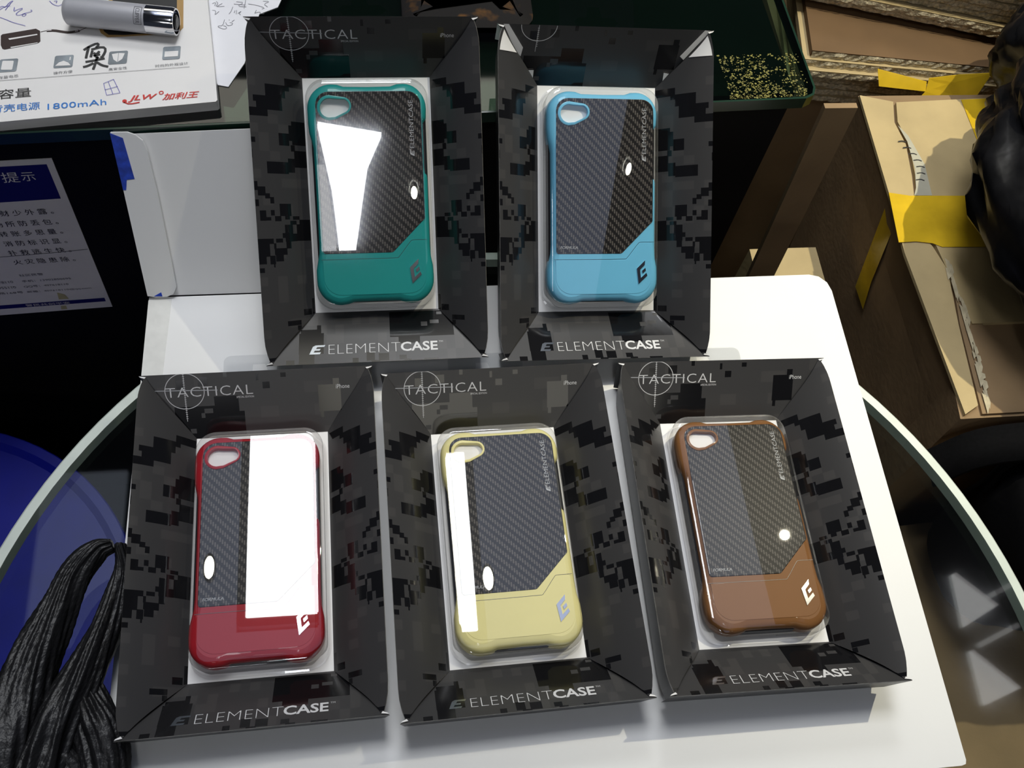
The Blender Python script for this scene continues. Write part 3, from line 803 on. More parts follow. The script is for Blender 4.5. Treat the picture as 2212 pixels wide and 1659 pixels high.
for s_, x0, z0, wd in (('社区民警', -499.4, -70.6, 15.0), ('手机：13902850695', -500.0, -77.6, 30.9), ('QQ号：407618110', -501.1, -84.2, 28.5), ('邮箱：407618110@qq.com', -501.1, -90.8, 41.3), ('78110', -514.7, -77.4, 9.1), ('955110', -517.1, -83.9, 11.0), ('路168号', -519.5, -90.4, 15.8)):
    put_text(bm, s_, f, x0, z0, wd, 2.7)
stroke(bm, [(-448.8, -44.6), (-470, -46.2), (-520, -48.0)], .5, f)
link('small_lettering', bm, M['ink_grey'], sheet, clean=False)
bm = bmesh.new()
face(bm, [f(-483.0, -92.5), f(-479.0, -95.5), f(-478.0, -101), f(-484.5, -101)]); face(bm, [f(-486, -109.5), (f(-482.5, -109.5)), f(-483, -114), f(-487, -114)])
link('glue_stain', bm, M['glue'], sheet, clean=False)['label'] = 'yellowed glue stains'

# ------------------------------------------------------------------ white retail pack on the counter
PZ = .0837
pk = empty('battery_pack_box', (-.14, .41, CZ))
tag(pk, 'flat white printed retail box on the counter glass under the silver lighter', 'box')
def P(x, y, h=0.0): return (x * mm + .14, y * mm - .41, PZ - CZ + h)
ca, sa = math.cos(R(6.6)), math.sin(R(6.6))
K = (-.0897, .3776)
def pc(a, b): return ((K[0] + a * ca - b * sa) / mm, (K[1] + a * sa + b * ca) / mm)
out = [pc(-.24, 0), pc(-.001, 0), pc(0, .001), pc(0, .15), pc(-.24, .15)]
bm = bmesh.new(); slab(bm, out, -(PZ - CZ), 0, fn=lambda x, y, h: P(x, y, h))
body = link('carton', bm, M['pack'], pk)
f = lambda x, y: P(x, y, .0002)
g2 = lambda x, y: P(x, y, .00035)
KS = 1.0342
def ks(L): return [(a * KS * 1000, b * KS * 1000) for a, b in L]
bm = bmesh.new()
for st in [[(-162.5, 415.2), (-160.0, 417.8), (-155.9, 420.4), (-154.9, 419.1), (-156.2, 416.9)], [(-160.0, 417.8), (-160.5, 413.4), (-160.7, 409.1)], [(-158.6, 415.6), (-152.6, 417.8), (-150.8, 415.6), (-151.9, 410.8), (-153.1, 409.5)], [(-157.9, 414.7), (-158.3, 410.0)], [(-157.1, 413.0), (-155.5, 412.1), (-154.1, 414.3)], [(-156.6, 410.8), (-153.6, 412.1)], [(-156.9, 411.7), (-154.2, 409.1)], [(-160.7, 406.5), (-156.5, 407.4), (-150.9, 409.1)], [(-154.9, 409.9), (-155.6, 403.9), (-156.2, 400.9)], [(-156.4, 405.6), (-159.2, 403.5), (-161.6, 402.7)], [(-154.6, 406.1), (-151.9, 403.9), (-148.5, 402.9)]]:
    stroke(bm, st, 1.35, g2)
link('marker_writing', bm, M['ink_black'], body, clean=False)
bm = bmesh.new()
for st in [[(-149.8, 390.8), (-144.9, 393.7), (-140.7, 384.0), (-147.5, 382.4), (-149.8, 390.8)], [(-147.5, 392.0), (-144.3, 383.2)], [(-148.8, 386.2), (-142.3, 388.6)]]: 
    P_ = [st[0]] + [q for a, b in zip(st, st[1:]) for q in ((a[0] * .02 + b[0] * .98, a[1] * .02 + b[1] * .98), b)]
    stroke(bm, P_, .28, g2)
for st in [[(-210.4, 447.7), (-209.2, 448.7), (-207.5, 447.4), (-205.9, 451.7), (-203.8, 453.0), (-204.8, 451.7), (-207.3, 445.5)], [(-210.2, 445.8), (-207.9, 448.4), (-205.0, 448.7)], [(-202.7, 447.8), (-202.7, 444.2), (-201.3, 445.8), (-197.3, 447.5), (-201.4, 442.9), (-200.8, 441.6), (-199.0, 441.6), (-195.7, 443.2), (-196.3, 440.7), (-198.1, 441.3), (-197.4, 442.9), (-193.2, 444.2), (-193.1, 445.5), (-194.0, 445.5)], [(-209.4, 440.0), (-205.6, 438.1), (-201.8, 435.9), (-198.1, 434.6), (-195.1, 433.5)], [(-184.6, 452.7), (-183.0, 450.5), (-180.8, 449.1), (-179.0, 448.8), (-177.0, 450.8)], [(-182.3, 452.4), (-180.4, 453.1), (-181.0, 451.1)]]:
    stroke(bm, st, .30, g2)
link('pen_writing', bm, M['ink_pen'], body, clean=False)
bm = bmesh.new()
face(bm, [f(*p) for p in [(-207.0, 426.1), (-206.3, 427.2), (-189.4, 431.4), (-187.0, 429.7), (-185.9, 421.9), (-186.8, 420.7), (-203.7, 415.9), (-204.9, 416.4), (-206.1, 419.2)]])
stroke(bm, [(-186.7, 428.9), (-183.5, 430.0)], .35, f); stroke(bm, [(-183.5, 429.8), (-179.5, 430.1), (-175.0, 429.0), (-171.6, 428.4), (-166.2, 429.8)], 1.7, f); stroke(bm, [(-166.2, 429.8), (-162.1, 432.7)], .4, f)
link('charm_picture', bm, M['brown_print'], body, clean=False)['label'] = 'printed dark brown strap charm'
bm = bmesh.new()
for L in ([(-202.8, 423.9), (-188.2, 427.3), (-187.9, 426.5), (-202.0, 422.8)], [(-200.9, 417.5), (-187.2, 420.9), (-187.0, 420.5), (-200.4, 416.8)]): face(bm, [g2(*p) for p in L])
stroke(bm, [(-183.5, 430.0), (-181.0, 430.2)], .6, g2); stroke(bm, [(-168.5, 429.3), (-166.8, 429.6)], .6, g2)
link('charm_gleam', bm, M['pack'], body, clean=False)
bm = bmesh.new()
face(bm, [f(*p) for p in [(-156.3, 432.2), (-154.7, 428.0), (-151.0, 424.8), (-142.2, 425.3), (-113.5, 427.6), (-110.7, 432.2), (-112.1, 459), (-152, 459)]])
link('phone_picture', bm, M['gold_print'], body, clean=False)['label'] = 'printed gold framed phone'
bm = bmesh.new()
face(bm, [g2(*p) for p in [(-154.3, 432.2), (-153.0, 429.0), (-150.4, 426.6), (-142.2, 426.4), (-116.5, 428.6), (-114.2, 432.2), (-115.6, 457), (-150, 457)]])
link('phone_screen_picture', bm, M['ink_black'], body, clean=False)
def icon(x0, y0, x1, y1): return x0 * KS * 1000, y0 * KS * 1000, x1 * KS * 1000, y1 * KS * 1000
for q in ((-.1982, .386, -.1892, .396), (-.1711, .3887, -.1617, .3984), (-.144, .3911, -.1345, .4013), (-.1166, .3942, -.1075, .4046)):
    bm = bmesh.new(); bw = bmesh.new()
    x0, y0, x1, y1 = icon(*q); sl = .085
    y1 -= 1.0
    pts = [(x, y + (x - x0) * sl) for x, y in rrect(x0, x1, y0, y1, 1.0, 3)]
    face(bm, [f(*p) for p in pts])
    cx, cy = (x0 + x1) / 2, (y0 + y1) / 2 + (x1 - x0) * sl / 2
    if q[0] < -.19:
        face(bw, [g2(cx + a, cy + b) for a, b in rrect(-3.2, 2.6, -3.3, 3.2, .5, 2)])
    elif q[0] < -.16:
        face(bw, [g2(cx + a, cy + b) for a, b in [(-4, -3.4), (4, -3.0), (2.6, -1.0), (0, .4), (-2.4, -.9)]])
        face(bw, [g2(cx + 3.2 + a, cy + 2 + b) for a, b in [(-.3, -1.2), (.3, -1.2), (.3, 1.2), (-.3, 1.2)]])
    elif q[0] < -.13:
        face(bw, [g2(cx + a, cy + b) for a, b in [(-3.4, 2.4), (0, 3.2), (0, -3.6), (-2.2, -1.6)]])
        face(bw, [g2(cx + a, cy + b) for a, b in [(.25, 3.2), (3.4, 3.0), (2.4, -1.2), (.25, -3.4)]])
    else:
        face(bw, [g2(cx + a, cy + b) for a, b in [(-3.6, -3.2), (3.6, -2.6), (3.6, 1.4), (-3.6, .9)]])
    link('icon_tile', bm, M['tile_grey'], body, clean=False); link('icon_symbol', bw, M['pack'], body, clean=False)
bm = bmesh.new()
for s_, a, b in (('容量电芯', (-.1972, .3812), (-.1875, .3827)), ('操作方便', (-.1704, .3842), (-.1611, .3854)), ('高安全性', (-.1431, .3866), (-.1339, .3878)), ('时尚的外观设计', (-.1196, .3888), (-.1029, .3908))):
    (ax, ay), (bx_, by_) = ks([a, b]); put_text(bm, s_, g2, ax, ay, math.hypot(bx_ - ax, by_ - ay), 2.0, rot=math.degrees(math.atan2(by_ - ay, bx_ - ax)))
a, b = ks([(-.2150, .3785), (-.1021, .3892)]); stroke(bm, [a, b], .22, g2)
link('caption_lettering', bm, M['ink_grey'], body, clean=False)
bm = bmesh.new(); (ax, ay), (bx_, by_) = ks([(-.1956, .3676), (-.1796, .3694)])
put_text(bm, '容量', g2, ax, ay, bx_ - ax, 6.6, rot=6)
link('heading_lettering', bm, M['ink_black'], body, clean=False)
bm = bmesh.new(); (ax, ay), (bx_, by_) = ks([(-.1945, .3585), (-.1738, .3603)])
put_text(bm, '背壳电源', g2, ax - 3, ay, bx_ - ax + 2.5, 5.2, rot=5.5)
(ax, ay), (bx_, by_) = ks([(-.1706, .3604), (-.1420, .3634)]); put_text(bm, '1800mAh', g2, ax, ay, bx_ - ax, 4.0, rot=6, spacing=1.05)
link('capacity_lettering', bm, M['ink_blue'], body, clean=False)
bm = bmesh.new(); (ax, ay), (bx_, by_) = ks([(-.1316, .3647), (-.1168, .3660)])
put_text(bm, 'JLW', g2, ax, ay, bx_ - ax, 4.6, rot=5.5, offset=.02, shear=.35)
face(bm, [g2(ax - 1.8 + 1.2 * math.cos(R(a)), ay + 1.0 + 1.2 * math.sin(R(a))) for a in range(0, 360, 30)])
prev = None
for a in range(0, 361, 20):
    q = [g2(bx_ + 1.4 + r * math.cos(R(a)), by_ + 5.4 + r * math.sin(R(a))) for r in (1.3, .8)]
    if prev: face(bm, [prev[0], q[0], q[1], prev[1]])
    prev = q
stroke(bm, [(ax - 2.0, ay + .2), (ax + .8, ay - 1.2), (ax + 6, ay + .1)], .7, g2)
(ax, ay), (bx_, by_) = ks([(-.1146, .3660), (-.0958, .3679)]); put_text(bm, '加利王', g2, ax, ay, bx_ - ax, 4.6, rot=5.5, offset=.012, shear=.3)
link('brand_lettering', bm, M['ink_red'], body, clean=False)

# ------------------------------------------------------------------ lighter lying on the pack
A = Vector((-.1719, .4366, .0)); B = Vector((-.1123, .4280, .0))
lt = empty('lighter', (A.x, A.y, PZ), (0, 0, math.atan2(B.y - A.y, B.x - A.x)))
tag(lt, 'silver cylindrical lighter with chrome cap lying on the white retail box', 'lighter')
lr = .0076
def lathe_x(bm, prof, n=32, zc=lr + .0003, mi=0):
    return loft(bm, [[(x, r * math.cos(2 * math.pi * i / n), zc + r * math.sin(2 * math.pi * i / n)) for i in range(n)] for x, r in prof], mi)
bm = bmesh.new(); lathe_x(bm, [(0, .0005), (.0002, .0060), (.0012, .0072), (.003, lr), (.0445, lr)])
bd = link('fuel_body', bm, M['lighter'], lt); auto_smooth(bd, 50)
bm = bmesh.new(); lathe_x(bm, [(.0445, lr - .0002), (.0445, lr + .0001), (.0585, lr + .0001), (.0600, lr - .0004), (.0600, lr - .0012), (.0555, lr - .0012), (.0555, .0004)])
auto_smooth(link('metal_cap', bm, M['chrome'], lt), 40)
bm = bmesh.new(); lathe_x(bm, [(.0558, .0002), (.0558, .0040), (.0600, .0040), (.0606, .0030), (.0606, .0002)], 20)
link('flint_wheel', bm, M['black_plastic'], lt)
def cyl(x, a):                                           # wrap x (mm along), a (mm around) on the body
    t_ = a * mm / lr + R(62)
    return (x * mm, -(lr + .0001) * math.cos(t_), lr + .0003 + (lr + .0001) * math.sin(t_))
bm = bmesh.new()
put_text(bm, 'CLIPPER', lambda x, y: cyl(x, y), 40.0, 3.2, 8.2, 2.3, rot=-90)
for s in ([(39.2, 4.2), (43.2, 4.2)], [(43.2, 4.2), (43.2, -5.6)], [(43.2, -5.6), (39.2, -5.6)], [(39.2, -5.6), (39.2, 4.2)]):
    n = 8; stroke(bm, [(s[0][0] + (s[1][0] - s[0][0]) * i / n, s[0][1] + (s[1][1] - s[0][1]) * i / n) for i in range(n + 1)], .3, lambda x, y: cyl(x, y))
link('lettering', bm, M['ink_grey'], bd, clean=False)

# ------------------------------------------------------------------ papers and small bags on the counter
bm = bmesh.new()
pts = [(-.125, .480), (-.0913, .3952), (-.0857, .3938), (-.0775, .4113), (-.0703, .4496), (-.0598, .4553), (-.052, .480)]
slab(bm, pts, CZ + .0001, CZ + .0005)
pp = link('paper_sheet', bm, M['paper'])
tag(pp, 'white scribbled paper sheet under the retail box on the counter', 'paper')
bm = bmesh.new(); f = lambda x, y: (x * mm, y * mm, CZ + .0007)
for st in [[(-97.2, 457.9), (-95.0, 458.9), (-95.8, 456.1)], [(-95.1, 459.8), (-93.7, 458.0), (-95.5, 455.2), (-90.2, 455.7)], [(-94.3, 455.7), (-91.5, 458.0)], [(-84.9, 457.5), (-78.2, 456.7)], [(-83.6, 459.4), (-78.9, 458.9), (-83.2, 455.7), (-77.8, 455.3)], [(-78.3, 460.8), (-79.0, 453.9)], [(-76.9, 457.6), (-72.1, 456.7), (-67.0, 454.4), (-68.9, 453.5)], [(-68.4, 459.9), (-64.2, 459.9), (-68.0, 457.6), (-65.7, 455.3)], [(-96.9, 452.5), (-94.7, 452.1), (-95.5, 448.1), (-93.1, 451.6)], [(-85.4, 455.3), (-86.2, 451.7), (-87.4, 449.4)], [(-84.0, 452.3), (-84.6, 450.3)], [(-83.1, 452.6), (-83.3, 449.4)], [(-82.4, 449.9), (-80.2, 452.1), (-81.8, 449.9), (-80.8, 448.8)], [(-72.0, 452.6), (-72.9, 449.9)], [(-72.6, 450.3), (-69.5, 451.3), (-70.1, 449.9), (-67.5, 449.7)], [(-89.7, 445.0), (-90.5, 440.1), (-93.0, 440.1), (-93.2, 439.2), (-90.1, 437.4), (-88.2, 437.9), (-88.6, 439.6), (-90.2, 440.1)], [(-89.0, 442.7), (-88.0, 440.1), (-85.5, 440.5), (-84.9, 442.3), (-86.8, 442.7)], [(-87.2, 445.0), (-86.9, 444.5)], [(-85.6, 443.4), (-84.1, 444.7)]]:
    stroke(bm, st, .27, f)
link('handwriting', bm, M['ink_pencil'], pp, clean=False)

# leaf-printed pouch behind the leaning boxes
m = mat('leaf_print', (0.010, 0.009, 0.008), 0.7, spec=0.15, var=0)
nt = m.node_tree; b = nt.nodes['Principled BSDF']; tc = nt.nodes.new('ShaderNodeTexCoord')
n1 = nt.nodes.new('ShaderNodeTexNoise'); n1.inputs['Scale'].default_value = 75; n1.inputs['Detail'].default_value = 3
rp = nt.nodes.new('ShaderNodeValToRGB'); rp.color_ramp.elements[0].position = .56; rp.color_ramp.elements[1].position = .74
rp.color_ramp.elements[0].color = (.008, .007, .007, 1); rp.color_ramp.elements[1].color = (.12, .055, .012, 1)
nt.links.new(tc.outputs['Object'], n1.inputs['Vector']); nt.links.new(n1.outputs['Fac'], rp.inputs['Fac']); nt.links.new(rp.outputs['Color'], b.inputs['Base Color'])
bm = bmesh.new()
o = rrect(.012, .090, .437, .53, .010, 4)
loft(bm, [[(x, y, CZ + .0002) for x, y in inset(o, .003)], [(x, y, CZ + .002) for x, y in o], [(x, y, CZ + .0045) for x, y in inset(o, .006)], [(x, y, CZ + .0055) for x, y in inset(o, .02)]], cap_last=True, cap_first=True)
pch = link('leaf_print_pouch', bm, m); auto_smooth(pch, 70)
tag(pch, 'dark pouch with orange leaf print on the counter behind the leaning boxes', 'pouch')

# ------------------------------------------------------------------ cardboard at the right
# leaning carton with torn edges and yellow tape
ct = empty('cardboard_carton', (.50, .37, ZF))
tag(ct, 'large open kraft carton crossed with yellow tape under the black sack', 'carton')
cz = -.06 - ZF
def cart(x, y, z):                                     # the carton bulges outwards towards its top
    k_ = 1 - z / cz
    return (x + k_ * .030 - .50 + (.004 * math.sin(y * 40) * k_), y - .37, z)
bm = bmesh.new()
for (x0, x1, y0, y1) in ((.3725, .62, .2301, .5120),):
    N = 10
    vsx = [[[None] * 2 for _ in range(N + 1)] for _ in range(N + 1)]
    for j in range(N + 1):
        for i, z in enumerate(lin(0, cz, N)):
            y = y0 + (y1 - y0) * j / N
            xa = x0 - .004 * (1 - abs(2 * j / N - 1)) if i == N else x0
            vsx[j][i][0] = bm.verts.new(cart(xa + (.0 if j else -.004), y, z)); vsx[j][i][1] = bm.verts.new(cart(x1, y, z))
    for j in range(N):
        for i in range(N):
            bm.faces.new([vsx[j][i][0], vsx[j][i + 1][0], vsx[j + 1][i + 1][0], vsx[j + 1][i][0]])
            bm.faces.new([vsx[j][i][1], vsx[j + 1][i][1], vsx[j + 1][i + 1][1], vsx[j][i + 1][1]])
    for i in range(N):
        bm.faces.new([vsx[0][i][0], vsx[0][i][1], vsx[0][i + 1][1], vsx[0][i + 1][0]])
        bm.faces.new([vsx[N][i][0], vsx[N][i + 1][0], vsx[N][i + 1][1], vsx[N][i][1]])
    for j in range(N):
        bm.faces.new([vsx[j][N][0], vsx[j][N][1], vsx[j + 1][N][1], vsx[j + 1][N][0]])
        bm.faces.new([vsx[j][0][0], vsx[j + 1][0][0], vsx[j + 1][0][1], vsx[j][0][1]])
link('body', bm, M['cardboard_dark'], ct)  # sides darker than the flaps: shade put into the colour
def ctop(x, y, h): return (x - .50, y - .37, cz + h)
bm = bmesh.new(); slab(bm, [(.371, .232), (.382, .238), (.388, .300), (.392, .330), (.394, .345), (.389, .365), (.384, .375), (.386, .400), (.392, .430), (.396, .460), (.393, .482), (.398, .503), (.372, .510), (.369, .41), (.366, .36)], .0002, .003, fn=ctop)
link('side_flap', bm, M['cardboard'], ct)['label'] = 'folded side flap with a torn edge'
bm = bmesh.new(); slab(bm, [(.398, .300), (.60, .300), (.62, .512), (.400, .502), (.3955, .482), (.3985, .460), (.3945, .430), (.3885, .400), (.3870, .375), (.3915, .366)], .0002, .0034, fn=ctop)
link('top_flap', bm, M['cardboard'], ct)['label'] = 'lit top flap'
bm = bmesh.new(); slab(bm, [(.3835, .232), (.43, .232), (.43, .262), (.41, .290), (.398, .322), (.3945, .330), (.3895, .300)], .0002, .0022, fn=ctop)
link('inner_flap', bm, M['cardboard_dark'], ct)
bm = bmesh.new(); slab(bm, [(.3945, .4785), (.3975, .462), (.396, .436), (.3915, .418), (.388, .4108), (.402, .4104), (.405, .44), (.400, .468)], .0034, .0036, fn=ctop)
link('worn_label', bm, M['label_grey'], ct)['label'] = 'worn grey label with pen ticks'
bm = bmesh.new()
for i in range(7):
    y = .425 + i * .0062; x = .3935 + .004 * math.sin(i * .7)
    stroke(bm, [(x - .50, y - .37), (x + .004 - .50, y + .0006 - .37), (x + .0065 - .50, y - .0008 - .37)], .0009, lambda a, b: (a, b, cz + .0038))
link('pen_ticks', bm, M['ink_black'], ct, clean=False)
bm = bmesh.new()
slab(bm, [(.3685, .4137), (.384, .4104), (.47, .408), (.47, .362), (.3955, .3640), (.389, .3675), (.377, .3695), (.3635, .3690)], .0036, .0040, fn=ctop)
slab(bm, [(.455, .5035), (.515, .506), (.50, .44), (.4550, .4552)], .0036, .0040, fn=ctop)
def cl(y, z, h=.0008): x_, y_, z_ = cart(.3725, y, z - ZF); return (x_ - h - .0012, y_, z_)
for s in ([(.4120, -.0640), (.3920, -.0600), (.3790, -.125), (.3700, -.152), (.3920, -.152)],):
    face(bm, [cl(*p) for p in s])
link('yellow_tape', bm, M['yellow_tape'], ct)['label'] = 'yellow parcel tape across carton'
bm = bmesh.new(); rnd = random.Random(5)
for i in range(34):
    y = .348 - i * .0033; x = .3935 + rnd.random() * .003 - max(0, i - 14) * .0003
    l_, w__ = rnd.uniform(.003, .008), rnd.uniform(.0008, .0022)
    face(bm, [(x - .50 - w__, y - .37 - l_, cz + .0035), (x - .50 + w__ * .6, y - .37 - l_ * .4, cz + .0040), (x - .50 + w__, y - .37 + l_ * .6, cz + .0034), (x - .50 - w__ * .5, y - .37 + l_, cz + .0037)])
o = link('torn_fibres', bm, M['torn'], ct, clean=False); o['kind'] = 'stuff'

# flattened cartons: a lower bundle and an upper bundle set back
def sheet_stack(n0, o_, ang, z0, n, th, wd, dp, slant, words, mset):
    for i in range(n):
        rnd = random.Random(n0 + i)
        t_ = empty('flattened_carton', (o_[0], o_[1], z0 + i * th), (0, slant, ang + R(rnd.uniform(-.6, .6))))
        off = rnd.uniform(-.006, .006); x0 = rnd.uniform(-.006, .004)
        bm = bmesh.new(); box(bm, x0, wd + rnd.uniform(-.01, .01), off + .0004, dp, .0002, th - .0004)
        link('liner', bm, M['deep_brown'] if i == n - 1 else M['cardboard'], t_)  # top liner darkened: shade from the upper bundle put into its colour
        bm = bmesh.new()
        N = 90; prev = None
        for k in range(N + 1):                           # ragged fluted edge
            x = x0 + (wd - x0) * k / N; d = rnd.uniform(0, .0016)
            q = (bm.verts.new((x, off - d, .0004)), bm.verts.new((x + .0006, off - rnd.uniform(0, .0016), th * .5)), bm.verts.new((x, off - d * .5, th - .0006)))
            if prev:
                bm.faces.new([prev[0], q[0], q[1], prev[1]]); bm.faces.new([prev[1], q[1], q[2], prev[2]])
            prev = q
        link('fluted_edge', bm, M['flute'], t_)
        tag(t_, words[i], 'cardboard', mset)
ORD = ['lowest', 'second lowest', 'third lowest', 'fourth lowest', 'fifth lowest', 'sixth lowest', 'seventh lowest', 'eighth lowest', 'ninth lowest', 'tenth lowest', 'eleventh lowest', 'twelfth lowest']
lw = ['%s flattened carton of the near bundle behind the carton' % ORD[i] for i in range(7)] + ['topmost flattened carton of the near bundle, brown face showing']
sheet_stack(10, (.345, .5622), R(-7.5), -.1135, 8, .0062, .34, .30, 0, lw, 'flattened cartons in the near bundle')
uw = ['%s flattened carton of the far bundle at top right' % ORD[i] for i in range(8)] + ['topmost flattened carton of the far bundle at top right']
sheet_stack(40, (.345, .6235), R(-16.0), -.0638, 9, .0062, .40, .20, 0, uw, 'flattened cartons in the far bundle')
bm = bmesh.new(); box(bm, .352, .70, .572, .86, ZF, -.1137, fn=lambda x, y, z: (x, y - (x - .345) * .13, z))
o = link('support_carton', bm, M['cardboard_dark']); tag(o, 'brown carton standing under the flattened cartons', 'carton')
# scrap of twisted yellow tape stuck on the bundle
def scr(a, z, h): ca_, sa_ = math.cos(R(-7.5)), math.sin(R(-7.5)); return (.345 + a * mm * ca_ + h * sa_ * -1, .5622 + a * mm * sa_ - .0085 - h * ca_, z * mm)
bm = bmesh.new()
q = [scr(55, -64, .002), scr(56, -73, .012), scr(96, -74, .012), scr(97, -69, .006)]
face(bm, q)
face(bm, [scr(96, -74, .012), scr(88, -83, .018), scr(134, -80, .018), scr(118, -66, .007), scr(98, -66, .005)])
face(bm, [scr(98, -66, .005), scr(118, -66, .007), scr(148, -57, .002), scr(122, -61, .003)])
face(bm, [scr(118, -66, .007), scr(134, -80, .018), scr(148, -57, .002)])
bmesh.ops.remove_doubles(bm, verts=bm.verts, dist=1e-5)
ex = bmesh.ops.extrude_face_region(bm, geom=bm.faces[:])
for v in [g for g in ex['geom'] if isinstance(g, bmesh.types.BMVert)]: v.co.y += .0004
o = link('tape_scrap', bm, M['yellow_tape']); tag(o, 'twisted scrap of yellow tape hanging on the flattened cartons', 'tape')
# tall brown sheet between counter and carton
bm = bmesh.new(); box(bm, 0, .021, 0, .004, 0, .512, fn=lambda x, y, z: (x + .2655 + (.512 - z) * .06, y + .388, z + ZF))
o = link('cardboard_strip', bm, M['cardboard_dark']); tag(o, 'tall brown cardboard strip standing beside the black counter', 'cardboard')
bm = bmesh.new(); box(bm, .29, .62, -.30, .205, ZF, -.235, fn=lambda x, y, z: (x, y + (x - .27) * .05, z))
o = link('floor_carton', bm, M['cardboard_dark']); tag(o, 'brown carton on the floor under the right side of the glass table', 'carton')
# small pale carton low between
bm = bmesh.new(); box(bm, .2945, .352, .385, .4305, ZF, -.15)
o = link('small_carton', bm, M['cardboard']); tag(o, 'small pale carton low behind the white board', 'carton')

# ------------------------------------------------------------------ black sack, backpack, plastic bag, bucket
def blob(bm, c, r, amp, freq, seed, fold=0.0, nu=56, nv=36, pw=1.0):
    V = []
    off = Vector((seed * 3.1, seed * 1.7, seed * .9))
    for j in range(nv + 1):
        th_ = math.pi * j / nv; row = []
        for i in range(nu):
            ph = 2 * math.pi * i / nu
            d = Vector((math.sin(th_) * math.cos(ph), math.sin(th_) * math.sin(ph), math.cos(th_)))
            d2 = Vector([math.copysign(abs(a) ** pw, a) for a in d])
            s = 1 + amp * noise.noise(d * freq + off) + fold * abs(noise.noise(d * freq * 2.3 + off * 2)) - fold * .3 - fold * .45 * (1 - abs(noise.noise(Vector((d.x * 7, d.y * 3, d.z * 5)) + off))) ** 6
            row.append(bm.verts.new((c[0] + d2.x * r[0] * s, c[1] + d2.y * r[1] * s, c[2] + d2.z * r[2] * s)))
        V.append(row)
    for j in range(nv):
        for i in range(nu):
            q = [V[j][i], V[j + 1][i], V[j + 1][(i + 1) % nu], V[j][(i + 1) % nu]]
            bm.faces.new(q)
    bmesh.ops.remove_doubles(bm, verts=bm.verts, dist=1e-6)
sk = empty('black_sack', (.52, .36, -.0565))
tag(sk, 'shiny black plastic sack lying on the taped carton at right', 'sack')
bm = bmesh.new(); blob(bm, (.010, -.020, .070), (.136, .152, .074), .12, 1.6, 4, .10, 96, 64, .85)
for v in bm.verts: v.co.z = max(v.co.z, .001)
link('main_body', bm, M['bag2'], sk, smooth=True)
bm = bmesh.new(); blob(bm, (-.004, .146, .052), (.052, .045, .050), .16, 1.8, 9, .12, 64, 40)
for v in bm.verts: v.co.z = max(v.co.z, .001)
link('tied_end', bm, M['bag2'], sk, smooth=True)

bpk = empty('backpack', (.498, .165, -.2345))
tag(bpk, 'black nylon backpack with piping standing right of the glass table', 'backpack')
bm = bmesh.new(); blob(bm, (0, 0, .098), (.106, .058, .096), .05, 1.5, 2, .05, pw=.62)
for v in bm.verts: v.co.z = max(v.co.z, 0)
body_ = link('body', bm, M['fabric'], bpk, smooth=True)
def tube(bm, pts, r, n=8):
    rings = []
    for i, p in enumerate(pts):
        d = (pts[min(i + 1, len(pts) - 1)] - pts[max(i - 1, 0)]).normalized()
        a = d.cross(Vector((0, 0, 1))); a = a.normalized() if a.length > 1e-6 else Vector((1, 0, 0)); b_ = d.cross(a)
        rr = r[i] if isinstance(r, list) else r
        rings.append([p + a * rr * math.cos(2 * math.pi * k / n) + b_ * rr * math.sin(2 * math.pi * k / n) for k in range(n)])
    loft(bm, rings, cap_last=True, cap_first=True)
bm = bmesh.new(); tube(bm, catmull([(-.076, .040, .184), (-.078, .012, .187), (-.062, -.018, .190), (.0, -.034, .191), (.07, -.036, .186)], 8), .0018)
link('piping', bm, M['piping'], bpk, smooth=True)
bm = bmesh.new()
P_ = catmull([(-.035, .038, .190), (-.085, .044, .186), (-.120, .048, .168), (-.142, .046, .140)], 6)
for k in (-.5, .5): pass
prev = None
for i, p in enumerate(P_):
    q = [bm.verts.new(p + Vector((0, -.014, 0))), bm.verts.new(p + Vector((0, .010, .004))), bm.verts.new(p + Vector((.003, .010, -.0005))), bm.verts.new(p + Vector((.003, -.014, -.004)))]
    if prev:
        for a in range(4): bm.faces.new([prev[a], prev[(a + 1) % 4], q[(a + 1) % 4], q[a]])
    prev = q
link('strap', bm, M['fabric'], bpk, smooth=True)

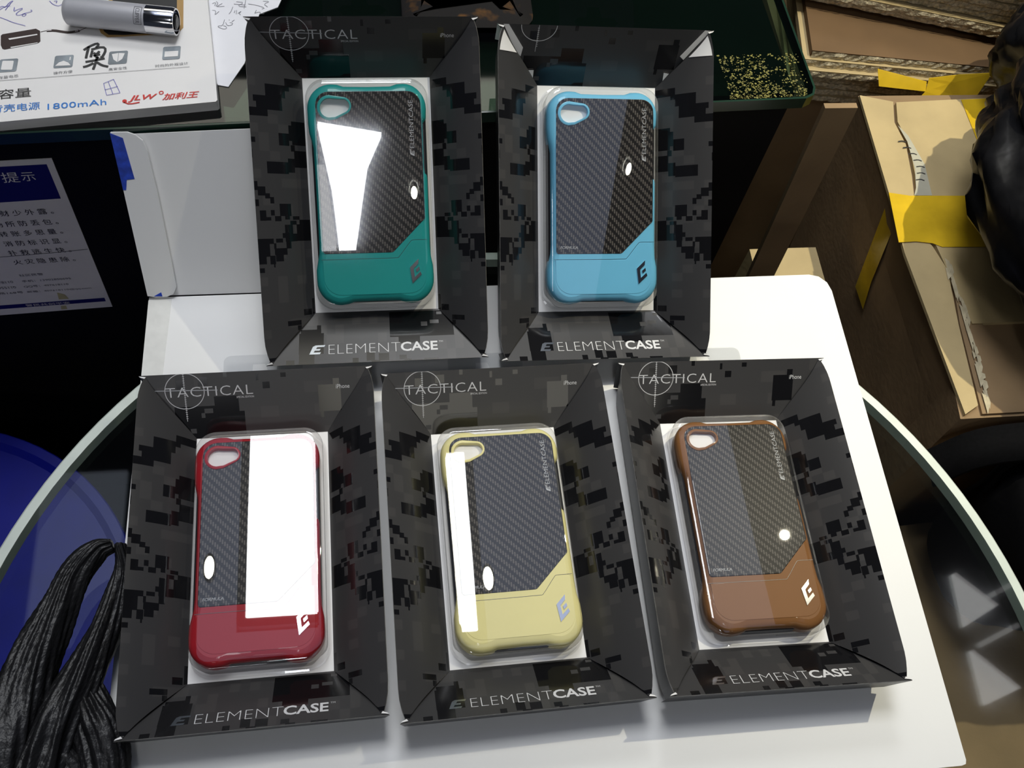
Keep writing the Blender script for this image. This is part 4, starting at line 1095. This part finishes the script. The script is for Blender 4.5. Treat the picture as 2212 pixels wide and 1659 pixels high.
# crumpled black carrier bag on the glass at the left
cb = empty('black_carrier_bag', (-.165, .09, GZ))
tag(cb, 'crumpled black plastic carrier bag with twisted handles left of the red case box', 'bag')
def ribbon(bm, pts, wid, ht, seed, n=96, ridges=11):
    path = catmull([Vector(p) - Vector((-.165, .09, GZ)) for p in pts], 16)
    rings = []
    for i, p in enumerate(path):
        u_ = i / (len(path) - 1) * (len(wid) - 1); k = min(int(u_), len(wid) - 2); t_ = u_ - k
        w_ = wid[k] * (1 - t_) + wid[k + 1] * t_; h_ = ht[k] * (1 - t_) + ht[k + 1] * t_
        d = (path[min(i + 1, len(path) - 1)] - path[max(i - 1, 0)]).normalized()
        a = Vector((-d.y, d.x, 0)).normalized()
        ring = []
        for j in range(n):
            an = 2 * math.pi * j / n
            tw = i * .02 + seed
            ca_, sa_ = math.cos(an + tw), math.sin(an + tw)
            rr = 1 + .20 * noise.noise(Vector((ca_ * 4.5, sa_ * 4.5 + seed * 3, i * .028))) + .09 * noise.noise(Vector((ca_ * 11, sa_ * 11 + seed, i * .05))) + .24 * noise.noise(Vector((ca_ * 1.6, sa_ * 1.6 + seed * 5, i * .04)))
            v = p + a * (w_ * rr * math.cos(an)) + Vector((0, 0, 1)) * (h_ * rr * math.sin(an))
            v.z = max(v.z, .0040 if v.x - .165 > -.1445 else .0006); ring.append(v)
        rings.append(ring)
    loft(bm, rings, cap_last=True, cap_first=True)
bm = bmesh.new()
ribbon(bm, [(-.1405, .1520, .024), (-.1476, .1495, .024), (-.1575, .1380, .022), (-.1650, .1180, .02), (-.1730, .0950, .02), (-.1790, .0700, .02), (-.186, .040, .018), (-.19, .015, .016)], [.003, .0050, .0075, .0095, .0120, .0145, .017, .018], [.004, .006, .009, .011, .013, .015, .016, .016], 1.3)
link('handle', bm, M['bag'], cb, smooth=True)
bm = bmesh.new()
ribbon(bm, [(-.1370, .1520, .022), (-.1362, .1400, .018), (-.1405, .1200, .016), (-.1480, .0980, .017), (-.1580, .0720, .018), (-.1660, .0480, .018), (-.172, .020, .016)], [.0030, .0042, .0060, .0085, .0110, .014, .016], [.005, .006, .008, .011, .013, .015, .015], 4.1)
link('handle', bm, M['bag'], cb, smooth=True)
bm = bmesh.new()
ribbon(bm, [(-.1470, .0860, .016), (-.1415, .0700, .015), (-.1385, .0520, .013), (-.1400, .0320, .012), (-.147, .012, .012)], [.006, .010, .010, .013, .015], [.007, .010, .010, .011, .011], 7.7)
ribbon(bm, [(-.175, .062, .012), (-.160, .055, .012), (-.150, .040, .010), (-.148, .02, .010)], [.012, .014, .014, .015], [.010, .011, .010, .010], 2.7)
link('crumpled_body', bm, M['bag'], cb, smooth=True)

bk = empty('blue_bucket', (-.3496, .1633, ZF))
tag(bk, 'deep blue plastic bucket standing under the left side of the glass table', 'bucket')
bm = bmesh.new(); h_ = .25
loft(bm, [circ(.001, 0, 72), circ(.135, 0, 72), circ(.140, .004, 72), circ(.160, h_ - .006, 72)])
link('body', bm, M['blue'], bk, smooth=True)
bm = bmesh.new(); loft(bm, [circ(.159, h_ - .012, 72), circ(.1643, h_ - .010, 72), circ(.1643, h_ - .001, 72), circ(.1635, h_, 72), circ(.157, h_, 72), circ(.152, h_ - .004, 72), circ(.02, h_ - .006, 72), circ(.0005, h_ - .006, 72)])
auto_smooth(link('lid', bm, M['blue'], bk), 30)
